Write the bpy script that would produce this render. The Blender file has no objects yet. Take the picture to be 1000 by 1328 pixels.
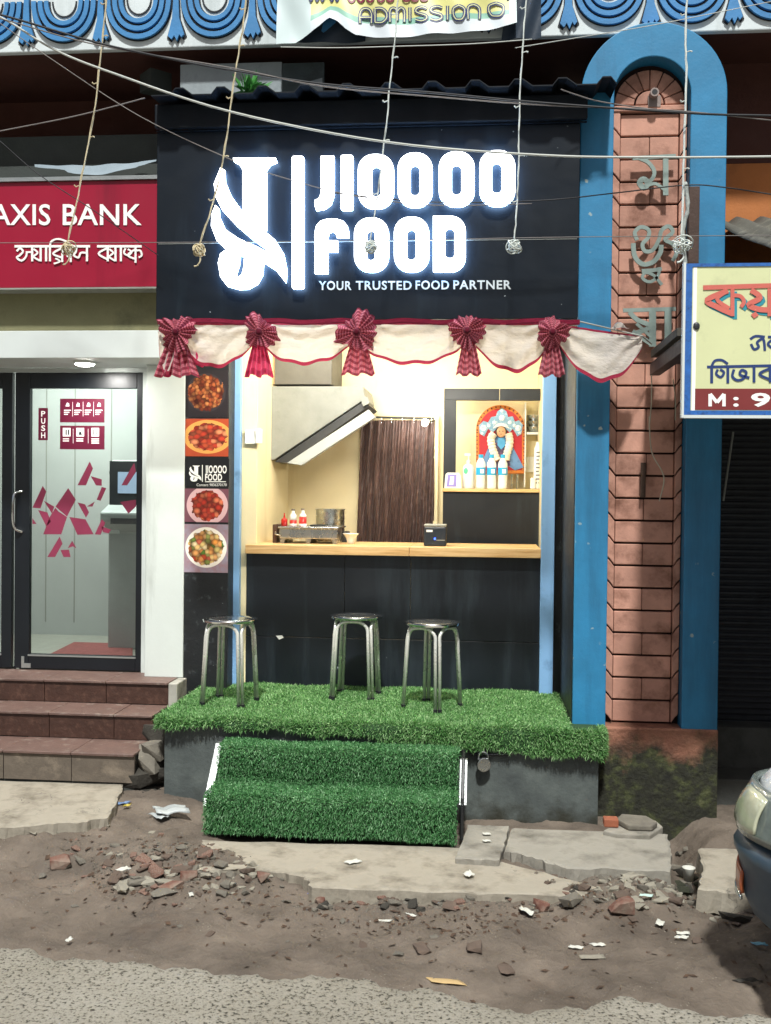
import bpy, math, random
import numpy as np
from mathutils import Vector, Matrix
R = math.radians
rnd = random.Random(7)
sc = bpy.context.scene
C = sc.collection

# ------------------------------------------------------------------ camera
FPX, YAW, PITCH, ROLL = 1350.0, 5.4, -0.9, 0.62
CAM = Vector((0.0, -5.35, 1.60))
cd = bpy.data.cameras.new("camera")
cam = bpy.data.objects.new("camera", cd)
C.objects.link(cam)
ROT = Matrix.Rotation(R(YAW), 3, 'Z') @ Matrix.Rotation(R(90 + PITCH), 3, 'X') @ Matrix.Rotation(R(ROLL), 3, 'Z')
cam.matrix_world = Matrix.Translation(CAM) @ ROT.to_4x4()
cd.sensor_fit = 'HORIZONTAL'
cd.sensor_width = 36.0
cd.lens = 36.0 * FPX / 1000.0
cd.clip_start, cd.clip_end = 0.05, 500
sc.camera = cam

# ------------------------------------------------------------------ light
SUN_EL, SUN_AZ = 57.0, 3.0           # street lamp high behind the camera, a touch to the right
w = bpy.data.worlds.new("World")
sc.world = w
w.use_nodes = True
nt = w.node_tree
sky = nt.nodes.new('ShaderNodeTexSky')
sky.sky_type = 'NISHITA'
sky.sun_disc = False
sky.sun_elevation = R(SUN_EL)
sky.sun_rotation = R(180 - SUN_AZ)
sky.dust_density = 4.0
sky.ozone_density = 0.6
nt.links.new(sky.outputs[0], nt.nodes['Background'].inputs[0])
nt.nodes['Background'].inputs[1].default_value = 0.032
sl = bpy.data.lights.new("street_lamp_light", 'SUN')
sl.energy = 2.7
sl.angle = R(3.2)
sl.color = (0.99, 1.0, 0.965)
so = bpy.data.objects.new("street_lamp_light", sl)
C.objects.link(so)
so.rotation_euler = (R(90 - SUN_EL), 0, R(SUN_AZ))
sc.view_settings.view_transform = 'Standard'
sc.view_settings.look = 'None'
sc.view_settings.gamma = 1.0
sc.view_settings.use_curve_mapping = False
sc.view_settings.exposure = 0.88
sc.cycles.max_bounces = 8
sc.cycles.transparent_max_bounces = 16

# ------------------------------------------------------------------ helpers
def ray(px, py):
    return ROT @ Vector(((px - 500) / FPX, -(py - 664) / FPX, -1.0))
def P(px, py, Y):                     # a photo pixel on the upright plane at depth Y
    d = ray(px, py)
    return CAM + d * ((Y - CAM.y) / d.y)
def G(px, py, Z):                     # a photo pixel on the level plane at height Z
    d = ray(px, py)
    return CAM + d * ((Z - CAM.z) / d.z)

def lin(c):
    if isinstance(c, str):
        c = tuple(int(c[i:i + 2], 16) / 255 for i in (0, 2, 4))
        return tuple(v / 12.92 if v < .04045 else ((v + .055) / 1.055) ** 2.4 for v in c)
    return c

class N:                              # node shorthand
    def __init__(s, m):
        s.t = m.node_tree
    def n(s, typ, **kw):
        o = s.t.nodes.new(typ)
        for k, v in kw.items():
            if k.startswith('i_'):
                o.inputs[int(k[2:]) if k[2:].isdigit() else k[2:]].default_value = v
            else:
                setattr(o, k, v)
        return o
    def l(s, a, b):
        s.t.links.new(a, b)
    def math(s, op, a, b=None, c=None, clamp=False):
        o = s.t.nodes.new('ShaderNodeMath'); o.operation = op; o.use_clamp = clamp
        for i, v in enumerate((a, b, c)):
            if v is None: continue
            if hasattr(v, 'links'): s.l(v, o.inputs[i])
            else: o.inputs[i].default_value = v
        return o.outputs[0]
    def mix(s, f, a, b):
        o = s.t.nodes.new('ShaderNodeMix'); o.data_type = 'RGBA'
        for i, v in ((0, f), (6, a), (7, b)):
            if hasattr(v, 'links'): s.l(v, o.inputs[i])
            elif i == 0: o.inputs[0].default_value = v
            else: o.inputs[i].default_value = (*v[:3], 1)
        return o.outputs[2]
    def noise(s, co, scale, detail=4, rough=.55):
        o = s.n('ShaderNodeTexNoise'); o.inputs['Scale'].default_value = scale
        o.inputs['Detail'].default_value = detail; o.inputs['Roughness'].default_value = rough
        s.l(co, o.inputs['Vector'])
        return o.outputs[0]
    def ramp(s, f, stops):
        o = s.n('ShaderNodeValToRGB'); e = o.color_ramp.elements
        while len(e) < len(stops): e.new(.5)
        for k, (p, c) in enumerate(stops):
            e[k].position = p
            c = lin(c) if not isinstance(c, (int, float)) else (c, c, c)
            e[k].color = (*c[:3], 1)
        s.l(f, o.inputs[0])
        return o.outputs[0]

MATS = {}
def mat(name, col=(.5, .5, .5), rough=.6, metal=0, var=.18, scale=5, bump=.15, bscale=70, dirt=None, spots=None,
        objrand=0, cracks=None, emit=None, es=1.0, coat=0, spec=.5, streak=False, translucent=0, uv=False):
    if name in MATS: return MATS[name]
    m = bpy.data.materials.new(name); m.use_nodes = True
    k = N(m); b = m.node_tree.nodes['Principled BSDF']
    col = lin(col)
    tc = k.n('ShaderNodeTexCoord')
    co = tc.outputs['UV' if uv else 'Object']
    c = None
    if var:
        f = k.noise(co, scale, 5, .6)
        c = k.mix(k.ramp(f, [(.3, 0.0), (.7, 1.0)]), tuple(v * (1 - var) for v in col), tuple(min(1, v * (1 + var)) for v in col))
    else:
        c = k.mix(0.0, col, col)
    if dirt:                          # (colour, amount, scale)
        dc, am, dsc = dirt
        if streak:
            mp = k.n('ShaderNodeMapping'); k.l(co, mp.inputs[0]); mp.inputs['Scale'].default_value = (1, 1, .12)
            f2 = k.noise(mp.outputs[0], dsc, 6, .65)
        else:
            f2 = k.noise(co, dsc, 7, .65)
        c = k.mix(k.ramp(f2, [(.62 - .3 * am, 0.0), (.82 - .2 * am, 1.0)]), c, lin(dc))
    if spots:                         # (colour, scale, size)
        v = k.n('ShaderNodeTexVoronoi'); v.inputs['Scale'].default_value = spots[1]
        sn = k.n('ShaderNodeTexNoise'); sn.inputs['Scale'].default_value = spots[1] * 5; sn.inputs['Detail'].default_value = 4; k.l(co, sn.inputs['Vector'])
        sv = k.n('ShaderNodeVectorMath'); sv.operation = 'MULTIPLY_ADD'; k.l(sn.outputs['Color'], sv.inputs[0]); sv.inputs[1].default_value = (.28 / spots[1],) * 3; k.l(co, sv.inputs[2]); k.l(sv.outputs[0], v.inputs['Vector'])
        f3 = k.ramp(v.outputs['Distance'], [(spots[2] * .6, 1.0), (spots[2], 0.0)])
        g = k.ramp(k.noise(co, spots[1] * .23, 2), [(.5, 0.0), (.58, 1.0)])
        c = k.mix(k.math('MULTIPLY', f3, g), c, lin(spots[0]))
    if cracks:                        # (scale, width)
        mw = k.n('ShaderNodeVectorMath'); mw.operation = 'ADD'; nz = k.n('ShaderNodeTexNoise'); nz.inputs['Scale'].default_value = 5; nz.inputs['Detail'].default_value = 6; k.l(co, nz.inputs['Vector'])
        k.l(co, mw.inputs[0]); k.l(nz.outputs['Color'], mw.inputs[1])
        vc = k.n('ShaderNodeTexVoronoi'); vc.feature = 'DISTANCE_TO_EDGE'; vc.inputs['Scale'].default_value = cracks[0]; k.l(mw.outputs[0], vc.inputs['Vector'])
        fm = k.math('MULTIPLY', k.ramp(vc.outputs['Distance'], [(cracks[1] * .5, 1.0), (cracks[1], 0.0)]), k.ramp(k.noise(co, 2.2, 3), [(.56, 0.0), (.66, .8)]))
        c = k.mix(fm, c, tuple(v * .25 for v in col))
    if objrand:
        oi = k.n('ShaderNodeObjectInfo'); hs = k.n('ShaderNodeHueSaturation'); k.l(c, hs.inputs['Color'])
        k.l(k.math('ADD', 1 - objrand, k.math('MULTIPLY', oi.outputs['Random'], 2 * objrand)), hs.inputs['Value']); c = hs.outputs[0]
    k.l(c, b.inputs['Base Color'])
    b.inputs['Roughness'].default_value = rough
    b.inputs['Metallic'].default_value = metal
    b.inputs['Specular IOR Level'].default_value = spec
    b.inputs['Coat Weight'].default_value = coat
    if rough > .2 and var:
        rr = k.noise(co, scale * 2.3, 3)
        k.l(k.math('ADD', rough - .12, k.math('MULTIPLY', rr, .24)), b.inputs['Roughness'])
    if bump:
        bp = k.n('ShaderNodeBump'); bp.inputs['Strength'].default_value = bump; bp.inputs['Distance'].default_value = .01
        k.l(k.noise(co, bscale, 6, .6), bp.inputs['Height']); k.l(bp.outputs[0], b.inputs['Normal'])
    if emit:
        b.inputs['Emission Color'].default_value = (*lin(emit)[:3], 1); b.inputs['Emission Strength'].default_value = es
    if translucent:
        t = k.n('ShaderNodeBsdfTranslucent'); k.l(c, t.inputs[0])
        mx = k.n('ShaderNodeMixShader'); mx.inputs[0].default_value = translucent
        k.l(b.outputs[0], mx.inputs[1]); k.l(t.outputs[0], mx.inputs[2])
        k.l(mx.outputs[0], m.node_tree.nodes['Material Output'].inputs[0])
    MATS[name] = m
    return m

def tag(o, label=None, cat=None, group=None, kind=None):
    if label: o['label'] = label
    if cat: o['category'] = cat
    if group: o['group'] = group
    if kind: o['kind'] = kind
    return o
def thing(name, label, cat, loc=(0, 0, 0), rz=0, group=None):
    o = bpy.data.objects.new(name, None); C.objects.link(o)
    o.location = loc; o.rotation_euler = (0, 0, rz); o.empty_display_size = .1
    return tag(o, label, cat, group)
def wloc(o):
    v = Vector((0, 0, 0))
    while o is not None:
        v += o.location; o = o.parent
    return v

class MB:
    def __init__(s):
        s.v, s.f, s.uv = [], [], None
    def add(s, vs, fs):
        b = len(s.v); s.v += [tuple(p) for p in vs]; s.f += [tuple(i + b for i in f) for f in fs]
        return s
    def box(s, x0, x1, y0, y1, z0, z1):
        v = [(x, y, z) for z in (z0, z1) for y in (y0, y1) for x in (x0, x1)]
        return s.add(v, [(0, 2, 3, 1), (4, 5, 7, 6), (0, 1, 5, 4), (2, 6, 7, 3), (0, 4, 6, 2), (1, 3, 7, 5)])
    def hexa(s, q, off):              # four corners + offset vector
        off = Vector(off); q = [Vector(p) for p in q]
        return s.prism(q, off)
    def prism(s, pts, off):           # planar outline extruded by off
        n = len(pts); off = Vector(off); pts = [Vector(p) for p in pts]
        fs = [tuple(range(n)), tuple(range(2 * n - 1, n - 1, -1))]
        fs += [(i, i + n, (i + 1) % n + n, (i + 1) % n) for i in range(n)]
        return s.add(pts + [p + off for p in pts], fs)
    def ring(s, outer, inner, off):   # outline with a hole, equal counts
        n = len(outer); off = Vector(off)
        o = [Vector(p) for p in outer]; i_ = [Vector(p) for p in inner]
        v = o + i_ + [p + off for p in o] + [p + off for p in i_]
        fs = []
        for a in range(n):
            b = (a + 1) % n
            fs += [(a, b, b + n, a + n), (a + 2 * n, a + 3 * n, b + 3 * n, b + 2 * n), (a, a + 2 * n, b + 2 * n, b), (a + n, b + n, b + 3 * n, a + 3 * n)]
        return s.add(v, fs)
    def tube(s, pts, r, n=8, caps=True, closed=False):
        pts = [Vector(p) for p in pts]; m = len(pts); rs = r if isinstance(r, (list, tuple)) else [r] * m
        vs = []; up = None
        for i, p in enumerate(pts):
            a = pts[(i - 1) % m] if (i or closed) else p
            b = pts[(i + 1) % m] if (i < m - 1 or closed) else p
            t = (b - a); t = t.normalized() if t.length else Vector((0, 0, 1))
            if up is None or abs(up.dot(t)) > .98:
                up = Vector((0, 0, 1)) if abs(t.z) < .9 else Vector((0, 1, 0))
            x = t.cross(up).normalized(); up = x.cross(t).normalized()
            for k in range(n):
                an = 2 * math.pi * k / n
                vs.append(p + (x * math.cos(an) + up * math.sin(an)) * rs[i])
        fs = [(i * n + k, i * n + (k + 1) % n, ((i + 1) % m) * n + (k + 1) % n, ((i + 1) % m) * n + k) for i in range(m if closed else m - 1) for k in range(n)]
        if caps and not closed: fs += [tuple(range(n - 1, -1, -1)), tuple(range((m - 1) * n, m * n))]
        return s.add(vs, fs)
    def lathe(s, prof, c, n=24, sx=1, sy=1):   # [(r, z)...]
        c = Vector(c); vs = []
        for r, z in prof:
            vs += [c + Vector((r * sx * math.cos(2 * math.pi * k / n), r * sy * math.sin(2 * math.pi * k / n), z)) for k in range(n)]
        m = len(prof)
        fs = [(i * n + k, i * n + (k + 1) % n, (i + 1) * n + (k + 1) % n, (i + 1) * n + k) for i in range(m - 1) for k in range(n)]
        fs += [tuple(range(n - 1, -1, -1)), tuple(range((m - 1) * n, m * n))]
        return s.add(vs, fs)
    def ball(s, c, rx, ry, rz, n=12, m=8):
        prof = [(max(1e-4, math.sin(math.pi * i / m)), -math.cos(math.pi * i / m)) for i in range(m + 1)]
        vs0 = len(s.v); s.lathe(prof, (0, 0, 0), n)
        c = Vector(c)
        s.v[vs0:] = [(c.x + p[0] * rx, c.y + p[1] * ry, c.z + p[2] * rz) for p in s.v[vs0:]]
        return s
    def grid(s, fn, nu, nv, uv=True):
        vs = [fn(i / nu, j / nv) for j in range(nv + 1) for i in range(nu + 1)]
        b = len(s.v)
        if uv and s.uv is None: s.uv = []
        if uv: s.uv += [(i / nu, j / nv) for j in range(nv + 1) for i in range(nu + 1)]
        w_ = nu + 1
        return s.add(vs, [(j * w_ + i, j * w_ + i + 1, (j + 1) * w_ + i + 1, (j + 1) * w_ + i) for j in range(nv) for i in range(nu)])
    def build(s, name, m, parent=None, smooth=False, bevel=0, local=False, loc=None, solid=0, seg=2):
        off = Vector((0, 0, 0))
        if parent is not None and not local: off = wloc(parent)
        if loc is not None: off = Vector(loc)
        me = bpy.data.meshes.new(name)
        me.from_pydata([tuple(Vector(p) - off) for p in s.v], [], s.f)
        me.validate()
        if s.uv:
            ul = me.uv_layers.new(name='UVMap')
            vi = np.zeros(len(me.loops), dtype=np.int32); me.loops.foreach_get('vertex_index', vi)
            ul.data.foreach_set('uv', np.array(s.uv, dtype=np.float32)[vi].ravel())
        import bmesh
        bm = bmesh.new(); bm.from_mesh(me); bmesh.ops.recalc_face_normals(bm, faces=bm.faces); bm.to_mesh(me); bm.free()
        if smooth: me.polygons.foreach_set('use_smooth', [True] * len(me.polygons))
        o = bpy.data.objects.new(name, me); C.objects.link(o)
        if m: me.materials.append(m)
        if loc is not None: o.location = loc
        if parent is not None: o.parent = parent
        if solid:
            d = o.modifiers.new('thick', 'SOLIDIFY'); d.thickness = solid
        if bevel:
            d = o.modifiers.new('round', 'BEVEL'); d.width = bevel; d.segments = seg; d.limit_method = 'ANGLE'; d.angle_limit = R(40)
            if not smooth:
                me.polygons.foreach_set('use_smooth', [False] * len(me.polygons))
        return o

def one(name, mb, m, label, cat, group=None, kind=None, **kw):
    if kw.get('loc') is None and kind != 'structure' and not kw.get('local'):
        a = np.array(mb.v); lo, hi = a.min(0), a.max(0)
        kw['loc'] = ((lo[0] + hi[0]) / 2, (lo[1] + hi[1]) / 2, lo[2])
    return tag(mb.build(name, m, None, **kw), label, cat, group, kind)

def copy_tree(o, parent=None):
    c = o.copy(); C.objects.link(c)
    if parent is not None: c.parent = parent
    for ch in list(o.children): copy_tree(ch, c)
    return c

def smoothline(pts, n=6, closed=False):        # Catmull-Rom through points of any dimension
    pts = [np.array(p, float) for p in pts]; m = len(pts); out = []
    for i in range(m if closed else m - 1):
        a = pts[i - 1] if (i or closed) else pts[0]; b = pts[i]; c = pts[(i + 1) % m]
        d = pts[(i + 2) % m] if (closed or i + 2 < m) else pts[-1]
        for k in range(n):
            t = k / n
            out.append(.5 * (2 * b + (c - a) * t + (2 * a - 5 * b + 4 * c - d) * t * t + (3 * b - a - 3 * c + d) * t ** 3))
    if not closed: out.append(pts[-1])
    return out

def ribbon(mb, pts, wd, Y, t=.004, closed=False, n=5, smooth=True):
    """a brush stroke of width wd (photo pixels) on the plane Y, t metres thick towards the street"""
    q = smoothline(pts, n, closed) if (smooth and len(pts) > 2) else [np.array(p, float) for p in pts]
    m = len(q); L, Rr = [], []
    for i in range(m):
        a = q[i - 1] if (i or closed) else q[i]; b = q[(i + 1) % m] if (closed or i < m - 1) else q[i]
        d = b - a; d = d / (np.linalg.norm(d) + 1e-9); nr = np.array([-d[1], d[0]])
        L.append(q[i] + nr * wd / 2); Rr.append(q[i] - nr * wd / 2)
    f = Vector((0, -t, 0))
    yf_ = Y if callable(Y) else (lambda a_, b_: Y)
    Lw = [P(p[0], p[1], yf_(*p)) for p in L]; Rw = [P(p[0], p[1], yf_(*p)) for p in Rr]
    vs = [p + f for p in Lw] + [p + f for p in Rw] + Lw + Rw
    fs = []
    for i in range(m if closed else m - 1):
        j = (i + 1) % m
        fs += [(i, j, j + m, i + m), (i + 2 * m, i + 3 * m, j + 3 * m, j + 2 * m), (i, i + 2 * m, j + 2 * m, j), (i + m, j + m, j + 3 * m, i + 3 * m)]
    if not closed:
        fs += [(0, m, 3 * m, 2 * m), (m - 1, 3 * m - 1, 4 * m - 1, 2 * m - 1)]
    mb.add(vs, fs)

def plate(mb, pts, Y, t=.004):        # filled outline in photo pixels on the plane Y, thickness towards the street
    mb.prism([P(x, y, Y) for x, y in pts], (0, -t, 0))
    return mb
def rect(x0, y0, x1, y1):
    return [(x0, y0), (x1, y0), (x1, y1), (x0, y1)]
def prect(mb, x0, y0, x1, y1, Y, t=.004):
    """an upright, level rectangle whose corners come from two pixels on the plane Y"""
    a, b = P(x0, y0, Y), P(x1, y1, Y)
    mb.box(a.x, b.x, Y - t, Y, b.z, a.z)
    return mb

def text_mesh(body, offset=0.0, spacing=1.0):
    cu = bpy.data.curves.new('lettering', 'FONT'); cu.body = body; cu.size = 1; cu.offset = offset; cu.space_character = spacing
    cu.resolution_u = 3
    o = bpy.data.objects.new('lettering', cu); C.objects.link(o)
    bpy.context.view_layer.update()
    me = bpy.data.meshes.new_from_object(o.evaluated_get(bpy.context.evaluated_depsgraph_get()))
    vs = np.zeros(len(me.vertices) * 3); me.vertices.foreach_get('co', vs); vs = vs.reshape(-1, 3)
    fs = [tuple(p.vertices) for p in me.polygons]
    bpy.data.objects.remove(o); bpy.data.curves.remove(cu); bpy.data.meshes.remove(me)
    return vs, fs
def text_px(mb, body, x0, x1, ytop, ybase, Y, t=.003, offset=0.0, spacing=1.0, slope=0.0):
    """letters stretched over a pixel box on the plane Y (cap height = ybase - ytop)"""
    vs, fs = text_mesh(body, offset, spacing)
    a, b = vs[:, 0].min(), vs[:, 0].max(); h = max(.6, vs[:, 1].max())
    out = []
    for v in vs:
        px = x0 + (v[0] - a) / (b - a) * (x1 - x0)
        py = ybase - v[1] / h * (ybase - ytop) + slope * (px - x0)
        out.append(P(px, py, Y) + Vector((0, -t, 0)))
    mb.add(out, fs)
    return mb
# ------------------------------------------------------------------ materials
def special(name):
    m = bpy.data.materials.new(name); m.use_nodes = True; MATS[name] = m
    return m, N(m), m.node_tree.nodes['Principled BSDF']

m, k, b = special('asphalt')
co = k.n('ShaderNodeTexCoord').outputs['Object']
n1 = k.noise(co, 75, 3, .5); n2 = k.noise(co, 160, 2, .5)
grain = k.math('ADD', k.math('MULTIPLY', n1, .65), k.math('MULTIPLY', n2, .35))
stone = k.ramp(grain, [(.0, '35322c'), (.385, '3b3831'), (.43, '7b766a'), (.48, '949085'), (.8, 'a7a297')])
pc = k.mix(k.ramp(k.noise(co, 1.3, 5, .6), [(.35, 0.0), (.7, 1.0)]), (.74, .72, .68), (1, 1, 1))
mm = k.n('ShaderNodeMix', data_type='RGBA', blend_type='MULTIPLY'); mm.inputs[0].default_value = 1
k.l(stone, mm.inputs[6]); k.l(pc, mm.inputs[7]); k.l(mm.outputs[2], b.inputs['Base Color'])
b.inputs['Roughness'].default_value = .85
bp = k.n('ShaderNodeBump'); bp.inputs['Strength'].default_value = .8; bp.inputs['Distance'].default_value = .012
k.l(grain, bp.inputs['Height']); k.l(bp.outputs[0], b.inputs['Normal'])

m, k, b = special('mud')
co = k.n('ShaderNodeTexCoord').outputs['Object']
base = k.ramp(k.noise(co, 3.5, 8, .62), [(.25, '453c34'), (.45, '5d5349'), (.62, '6d6257'), (.8, '82776a')])
spk = k.n('ShaderNodeTexVoronoi'); spk.inputs['Scale'].default_value = 55; k.l(co, spk.inputs['Vector'])
sm = k.math('MULTIPLY', k.ramp(spk.outputs['Distance'], [(.1, 1.0), (.22, 0.0)]), k.ramp(k.noise(co, 9, 4), [(.52, 0.0), (.64, 1.0)]))
base = k.mix(k.math('MULTIPLY', sm, .75), base, lin('958d7f'))
red = k.ramp(k.noise(co, 2.1, 6, .7), [(.58, 0.0), (.72, 1.0)])
base = k.mix(k.math('MULTIPLY', red, .3), base, lin('6a5242'))
k.l(base, b.inputs['Base Color'])
wet = k.ramp(k.noise(co, 1.7, 5), [(.35, .62), (.6, .9)])
k.l(wet, b.inputs['Roughness'])
bp = k.n('ShaderNodeBump'); bp.inputs['Strength'].default_value = .7; bp.inputs['Distance'].default_value = .02
k.l(k.math('ADD', k.noise(co, 28, 8, .65), k.math('MULTIPLY', sm, .25)), bp.inputs['Height']); k.l(bp.outputs[0], b.inputs['Normal'])

m, k, b = special('plinth_paint')           # salmon paint, damp black-green moss creeping up from the drain
co = k.n('ShaderNodeTexCoord').outputs['Object']
geo = k.n('ShaderNodeNewGeometry'); sx = k.n('ShaderNodeSeparateXYZ'); k.l(geo.outputs['Position'], sx.inputs[0])
paint = k.mix(k.ramp(k.noise(co, 6, 6, .6), [(.35, 0.0), (.7, 1.0)]), lin('7d5241'), lin('9c6e58'))
moss = k.ramp(k.noise(co, 14, 7, .7), [(.3, '14140f'), (.5, '26271a'), (.62, '3f4426'), (.78, '6b6a4c')])
edge = k.math('ADD', k.math('MULTIPLY', k.math('SUBTRACT', .42, sx.outputs[2]), 6.0), k.math('MULTIPLY', k.math('SUBTRACT', k.noise(co, 5, 7, .65), .5), 4.0))
c = k.mix(k.math('MAXIMUM', k.math('MINIMUM', edge, 1.0), 0.0), paint, moss)
k.l(c, b.inputs['Base Color']); b.inputs['Roughness'].default_value = .8
bp = k.n('ShaderNodeBump'); bp.inputs['Strength'].default_value = .7; bp.inputs['Distance'].default_value = .02
k.l(k.noise(co, 26, 8, .65), bp.inputs['Height']); k.l(bp.outputs[0], b.inputs['Normal'])

mat('pillar_blue', '287aa6', .55, var=.12, scale=6, bump=.12, bscale=45, dirt=('1a5474', .42, 3.2), spots=('9fb0ad', 11, .12), streak=True)
mat('pillar_pink', 'b78876', .8, var=.18, scale=7, bump=.2, bscale=50, dirt=('6d4636', .42, 6), objrand=.13)
mat('pillar_joint', '2c1813', .9, var=.1)
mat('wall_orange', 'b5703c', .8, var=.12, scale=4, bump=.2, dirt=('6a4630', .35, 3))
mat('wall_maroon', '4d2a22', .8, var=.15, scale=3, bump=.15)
mat('frieze_white', 'cfd8da', .7, var=.07, scale=5, bump=.12, dirt=('98a3a3', .3, 4), streak=True)
mat('frieze_blue', '3a7fb6', .6, var=.1, scale=8, bump=.15, dirt=('2a648f', .2, 6))
mat('dark_line', '20242a', .8, var=.1)
mat('concrete', '8d897f', .85, var=.14, scale=5, bump=.35, bscale=60, dirt=('56524a', .5, 5), cracks=(1.3, .010))
mat('concrete_pale', '979082', .85, var=.12, scale=6, bump=.35, bscale=55, dirt=('5d564a', .5, 6), cracks=(1.5, .011))
mat('concrete_dark', '4b4d4a', .85, var=.2, scale=4, bump=.25, bscale=50, dirt=('2b2c28', .45, 3))
mat('moss_dark', '2b2d22', .9, var=.35, scale=9, bump=.6, bscale=40, dirt=('4a4f30', .35, 7))
mat('brick_red', '694539', .85, var=.2, scale=12, bump=.4, bscale=60, dirt=('857a6d', .65, 9))
mat('black_metal', '17191c', .5, var=.15, bump=.05)
mat('black_paint', '171c22', .5, var=.2, scale=3, bump=.08, bscale=30, spots=('8c9296', 26, .05))
mat('black_worn', '15181b', .5, var=.25, scale=7, bump=.2, bscale=40, dirt=('596064', .10, 16), spots=('a4aaac', 30, .06))

# ------------------------------------------------------------------ ground
def vnoise(x, y, s):
    return math.sin(x * s * 1.7 + 1.3 * math.sin(y * s * 1.1)) * math.sin(y * s * 1.9 + 1.7 * math.sin(x * s * .8 + 2))
def ground_z(x, y):
    z = -.045 + .018 * vnoise(x, y, 2.3) + .012 * vnoise(x + 3, y - 1, 6.1) + .007 * vnoise(x - 2, y + 5, 14) + .004 * vnoise(x + 7, y + 1, 31)
    z += .085 * (1 / (1 + math.exp((x + 1.25) * 9))) * (1 / (1 + math.exp((-y - .95) * 14)))
    z += .032 * (1 / (1 + math.exp((-x - .05) * 9))) * (1 / (1 + math.exp((-y - 1.12) * 20)))
    z += .05 * math.exp(-((x + 1.33) / .36) ** 2 - ((y + .93) / .13) ** 2) + .035 * math.exp(-((x - .66) / .28) ** 2 - ((y + 1.2) / .10) ** 2)
    z += .01 * math.sin(x * 43 + y * 17) * math.sin(y * 51 - x * 11) * math.exp(-((y + 1.0) / .35) ** 2)
    dx = x - .93                      # drain mouth beside the mossy plinth
    if -1.4 < y < .1: z -= .14 * math.exp(-(dx / .10) ** 2) * min(1, max(0, (y + 1.25) / .3))
    return z
edge_px = [(-150, 1205), (-60, 1214), (0, 1221), (40, 1226), (70, 1236), (115, 1239), (154, 1239), (210, 1246), (245, 1249), (280, 1254), (350, 1261), (400, 1261), (445, 1259), (475, 1264), (505, 1273), (547, 1275),
           (575, 1280), (603, 1288), (650, 1302), (700, 1303), (755, 1298), (797, 1287), (842, 1291), (870, 1299), (895, 1306), (947, 1310), (1000, 1312), (1100, 1318), (1200, 1325)]
ed = [G(x, y, -.02) for x, y in smoothline(edge_px, 5)]
exs = np.array([p.x for p in ed]); eys = np.array([p.y for p in ed])
def road_edge(x):
    return float(np.interp(x, exs, eys)) + .012 * math.sin(x * 31) + .008 * math.sin(x * 67 + 1) + .006 * math.sin(x * 143)
def axis(lo, hi, a, b, st):
    o = [lo, (lo + a) / 2]; n = int((b - a) / st); o += [a + (b - a) * i / n for i in range(n + 1)]; return o + [(hi + b) / 2, hi]
xs = axis(-60, 60, -3.0, 2.6, .021); ys = axis(-60, 60, -2.6, 1.0, .021)
r9 = random.Random(99)
mb = MB()
vs = [(x, y, ground_z(x, y) + (r9.gauss(0, .0022) + (r9.uniform(0, .012) if r9.random() < .03 else 0)) - (.05 if y < road_edge(x) - .03 else 0) if -3.1 < x < 2.7 and -2.7 < y < 1.1 else -.09) for y in ys for x in xs]
nx = len(xs)
mb.add(vs, [(j * nx + i, j * nx + i + 1, (j + 1) * nx + i + 1, (j + 1) * nx + i) for j in range(len(ys) - 1) for i in range(nx - 1)])
tag(mb.build('ground', MATS['mud'], smooth=True), 'bare brown mud strip between the road and the shopfronts', None, None, 'structure')

mb = MB()
rows = [0, .006, .02, .05, .1, .2, .4, .8, 1.6, 3.2, 8, 50]
cols = [-60, -8] + [-3.2 + i * .02 for i in range(320)] + [8, 60]
def road_pt(x, r):
    z = -.066 + .05 * min(1, (r / .05)) ** .5 if r < .05 else -.016
    z += .006 * vnoise(x, r, 3) * min(1, r * 5)
    return (x, road_edge(x) - r, z)
vs = [road_pt(x, r) for r in rows for x in cols]; nx = len(cols)
mb.add(vs, [(j * nx + i, j * nx + i + 1, (j + 1) * nx + i + 1, (j + 1) * nx + i) for j in range(len(rows) - 1) for i in range(nx - 1)])
tag(mb.build('road', MATS['asphalt'], smooth=True), 'worn grey asphalt road with a ragged edge', None, None, 'structure')

# ------------------------------------------------------------------ pavement slabs (each its own broken outline)
pav = bpy.data.objects.new('pavement', None); C.objects.link(pav); tag(pav, 'broken concrete pavement along the shopfronts', None, None, 'structure')
def rough_slab(px, Z, th, m, jag=.007, sub=7, seed=1):
    r_ = random.Random(seed); g = [G(x, y, Z) for x, y in px]; out = []
    for i, p in enumerate(g):
        q = g[(i + 1) % len(g)]
        for s in range(sub):
            t = s / sub; v = p.lerp(q, t)
            if s: v += Vector((r_.uniform(-jag, jag), r_.uniform(-jag, jag), 0))
            out.append(v)
    mb = MB(); n = len(out)
    top = [p + Vector((0, 0, r_.uniform(-.004, .003))) for p in out]; c = sum(out, Vector()) / n
    inn = [p.lerp(c, .035) + Vector((0, 0, .004)) for p in out]
    mb.add(top + inn + [p - Vector((r_.uniform(-.01, .01), r_.uniform(-.01, .01), th)) for p in out],
           [(i, (i + 1) % n, (i + 1) % n + n, i + n) for i in range(n)] + [tuple(range(n, 2 * n))] + [(i, i + 2 * n, (i + 1) % n + 2 * n, (i + 1) % n) for i in range(n)])
    return mb.build('slab', m, pav)
rough_slab([(-160, 1008), (160, 1017), (152, 1040), (140, 1060), (100, 1067), (55, 1070), (0, 1074), (-160, 1082)], .075, .16, MATS['concrete_pale'], seed=2)
rough_slab([(214, 1112), (262, 1098), (262, 1090), (600, 1100), (655, 1118), (775, 1150), (760, 1163), (640, 1160), (520, 1155), (405, 1152), (395, 1138), (330, 1128), (250, 1130), (222, 1122)], .0, .10, MATS['concrete_pale'], jag=.010, seed=5)
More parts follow.
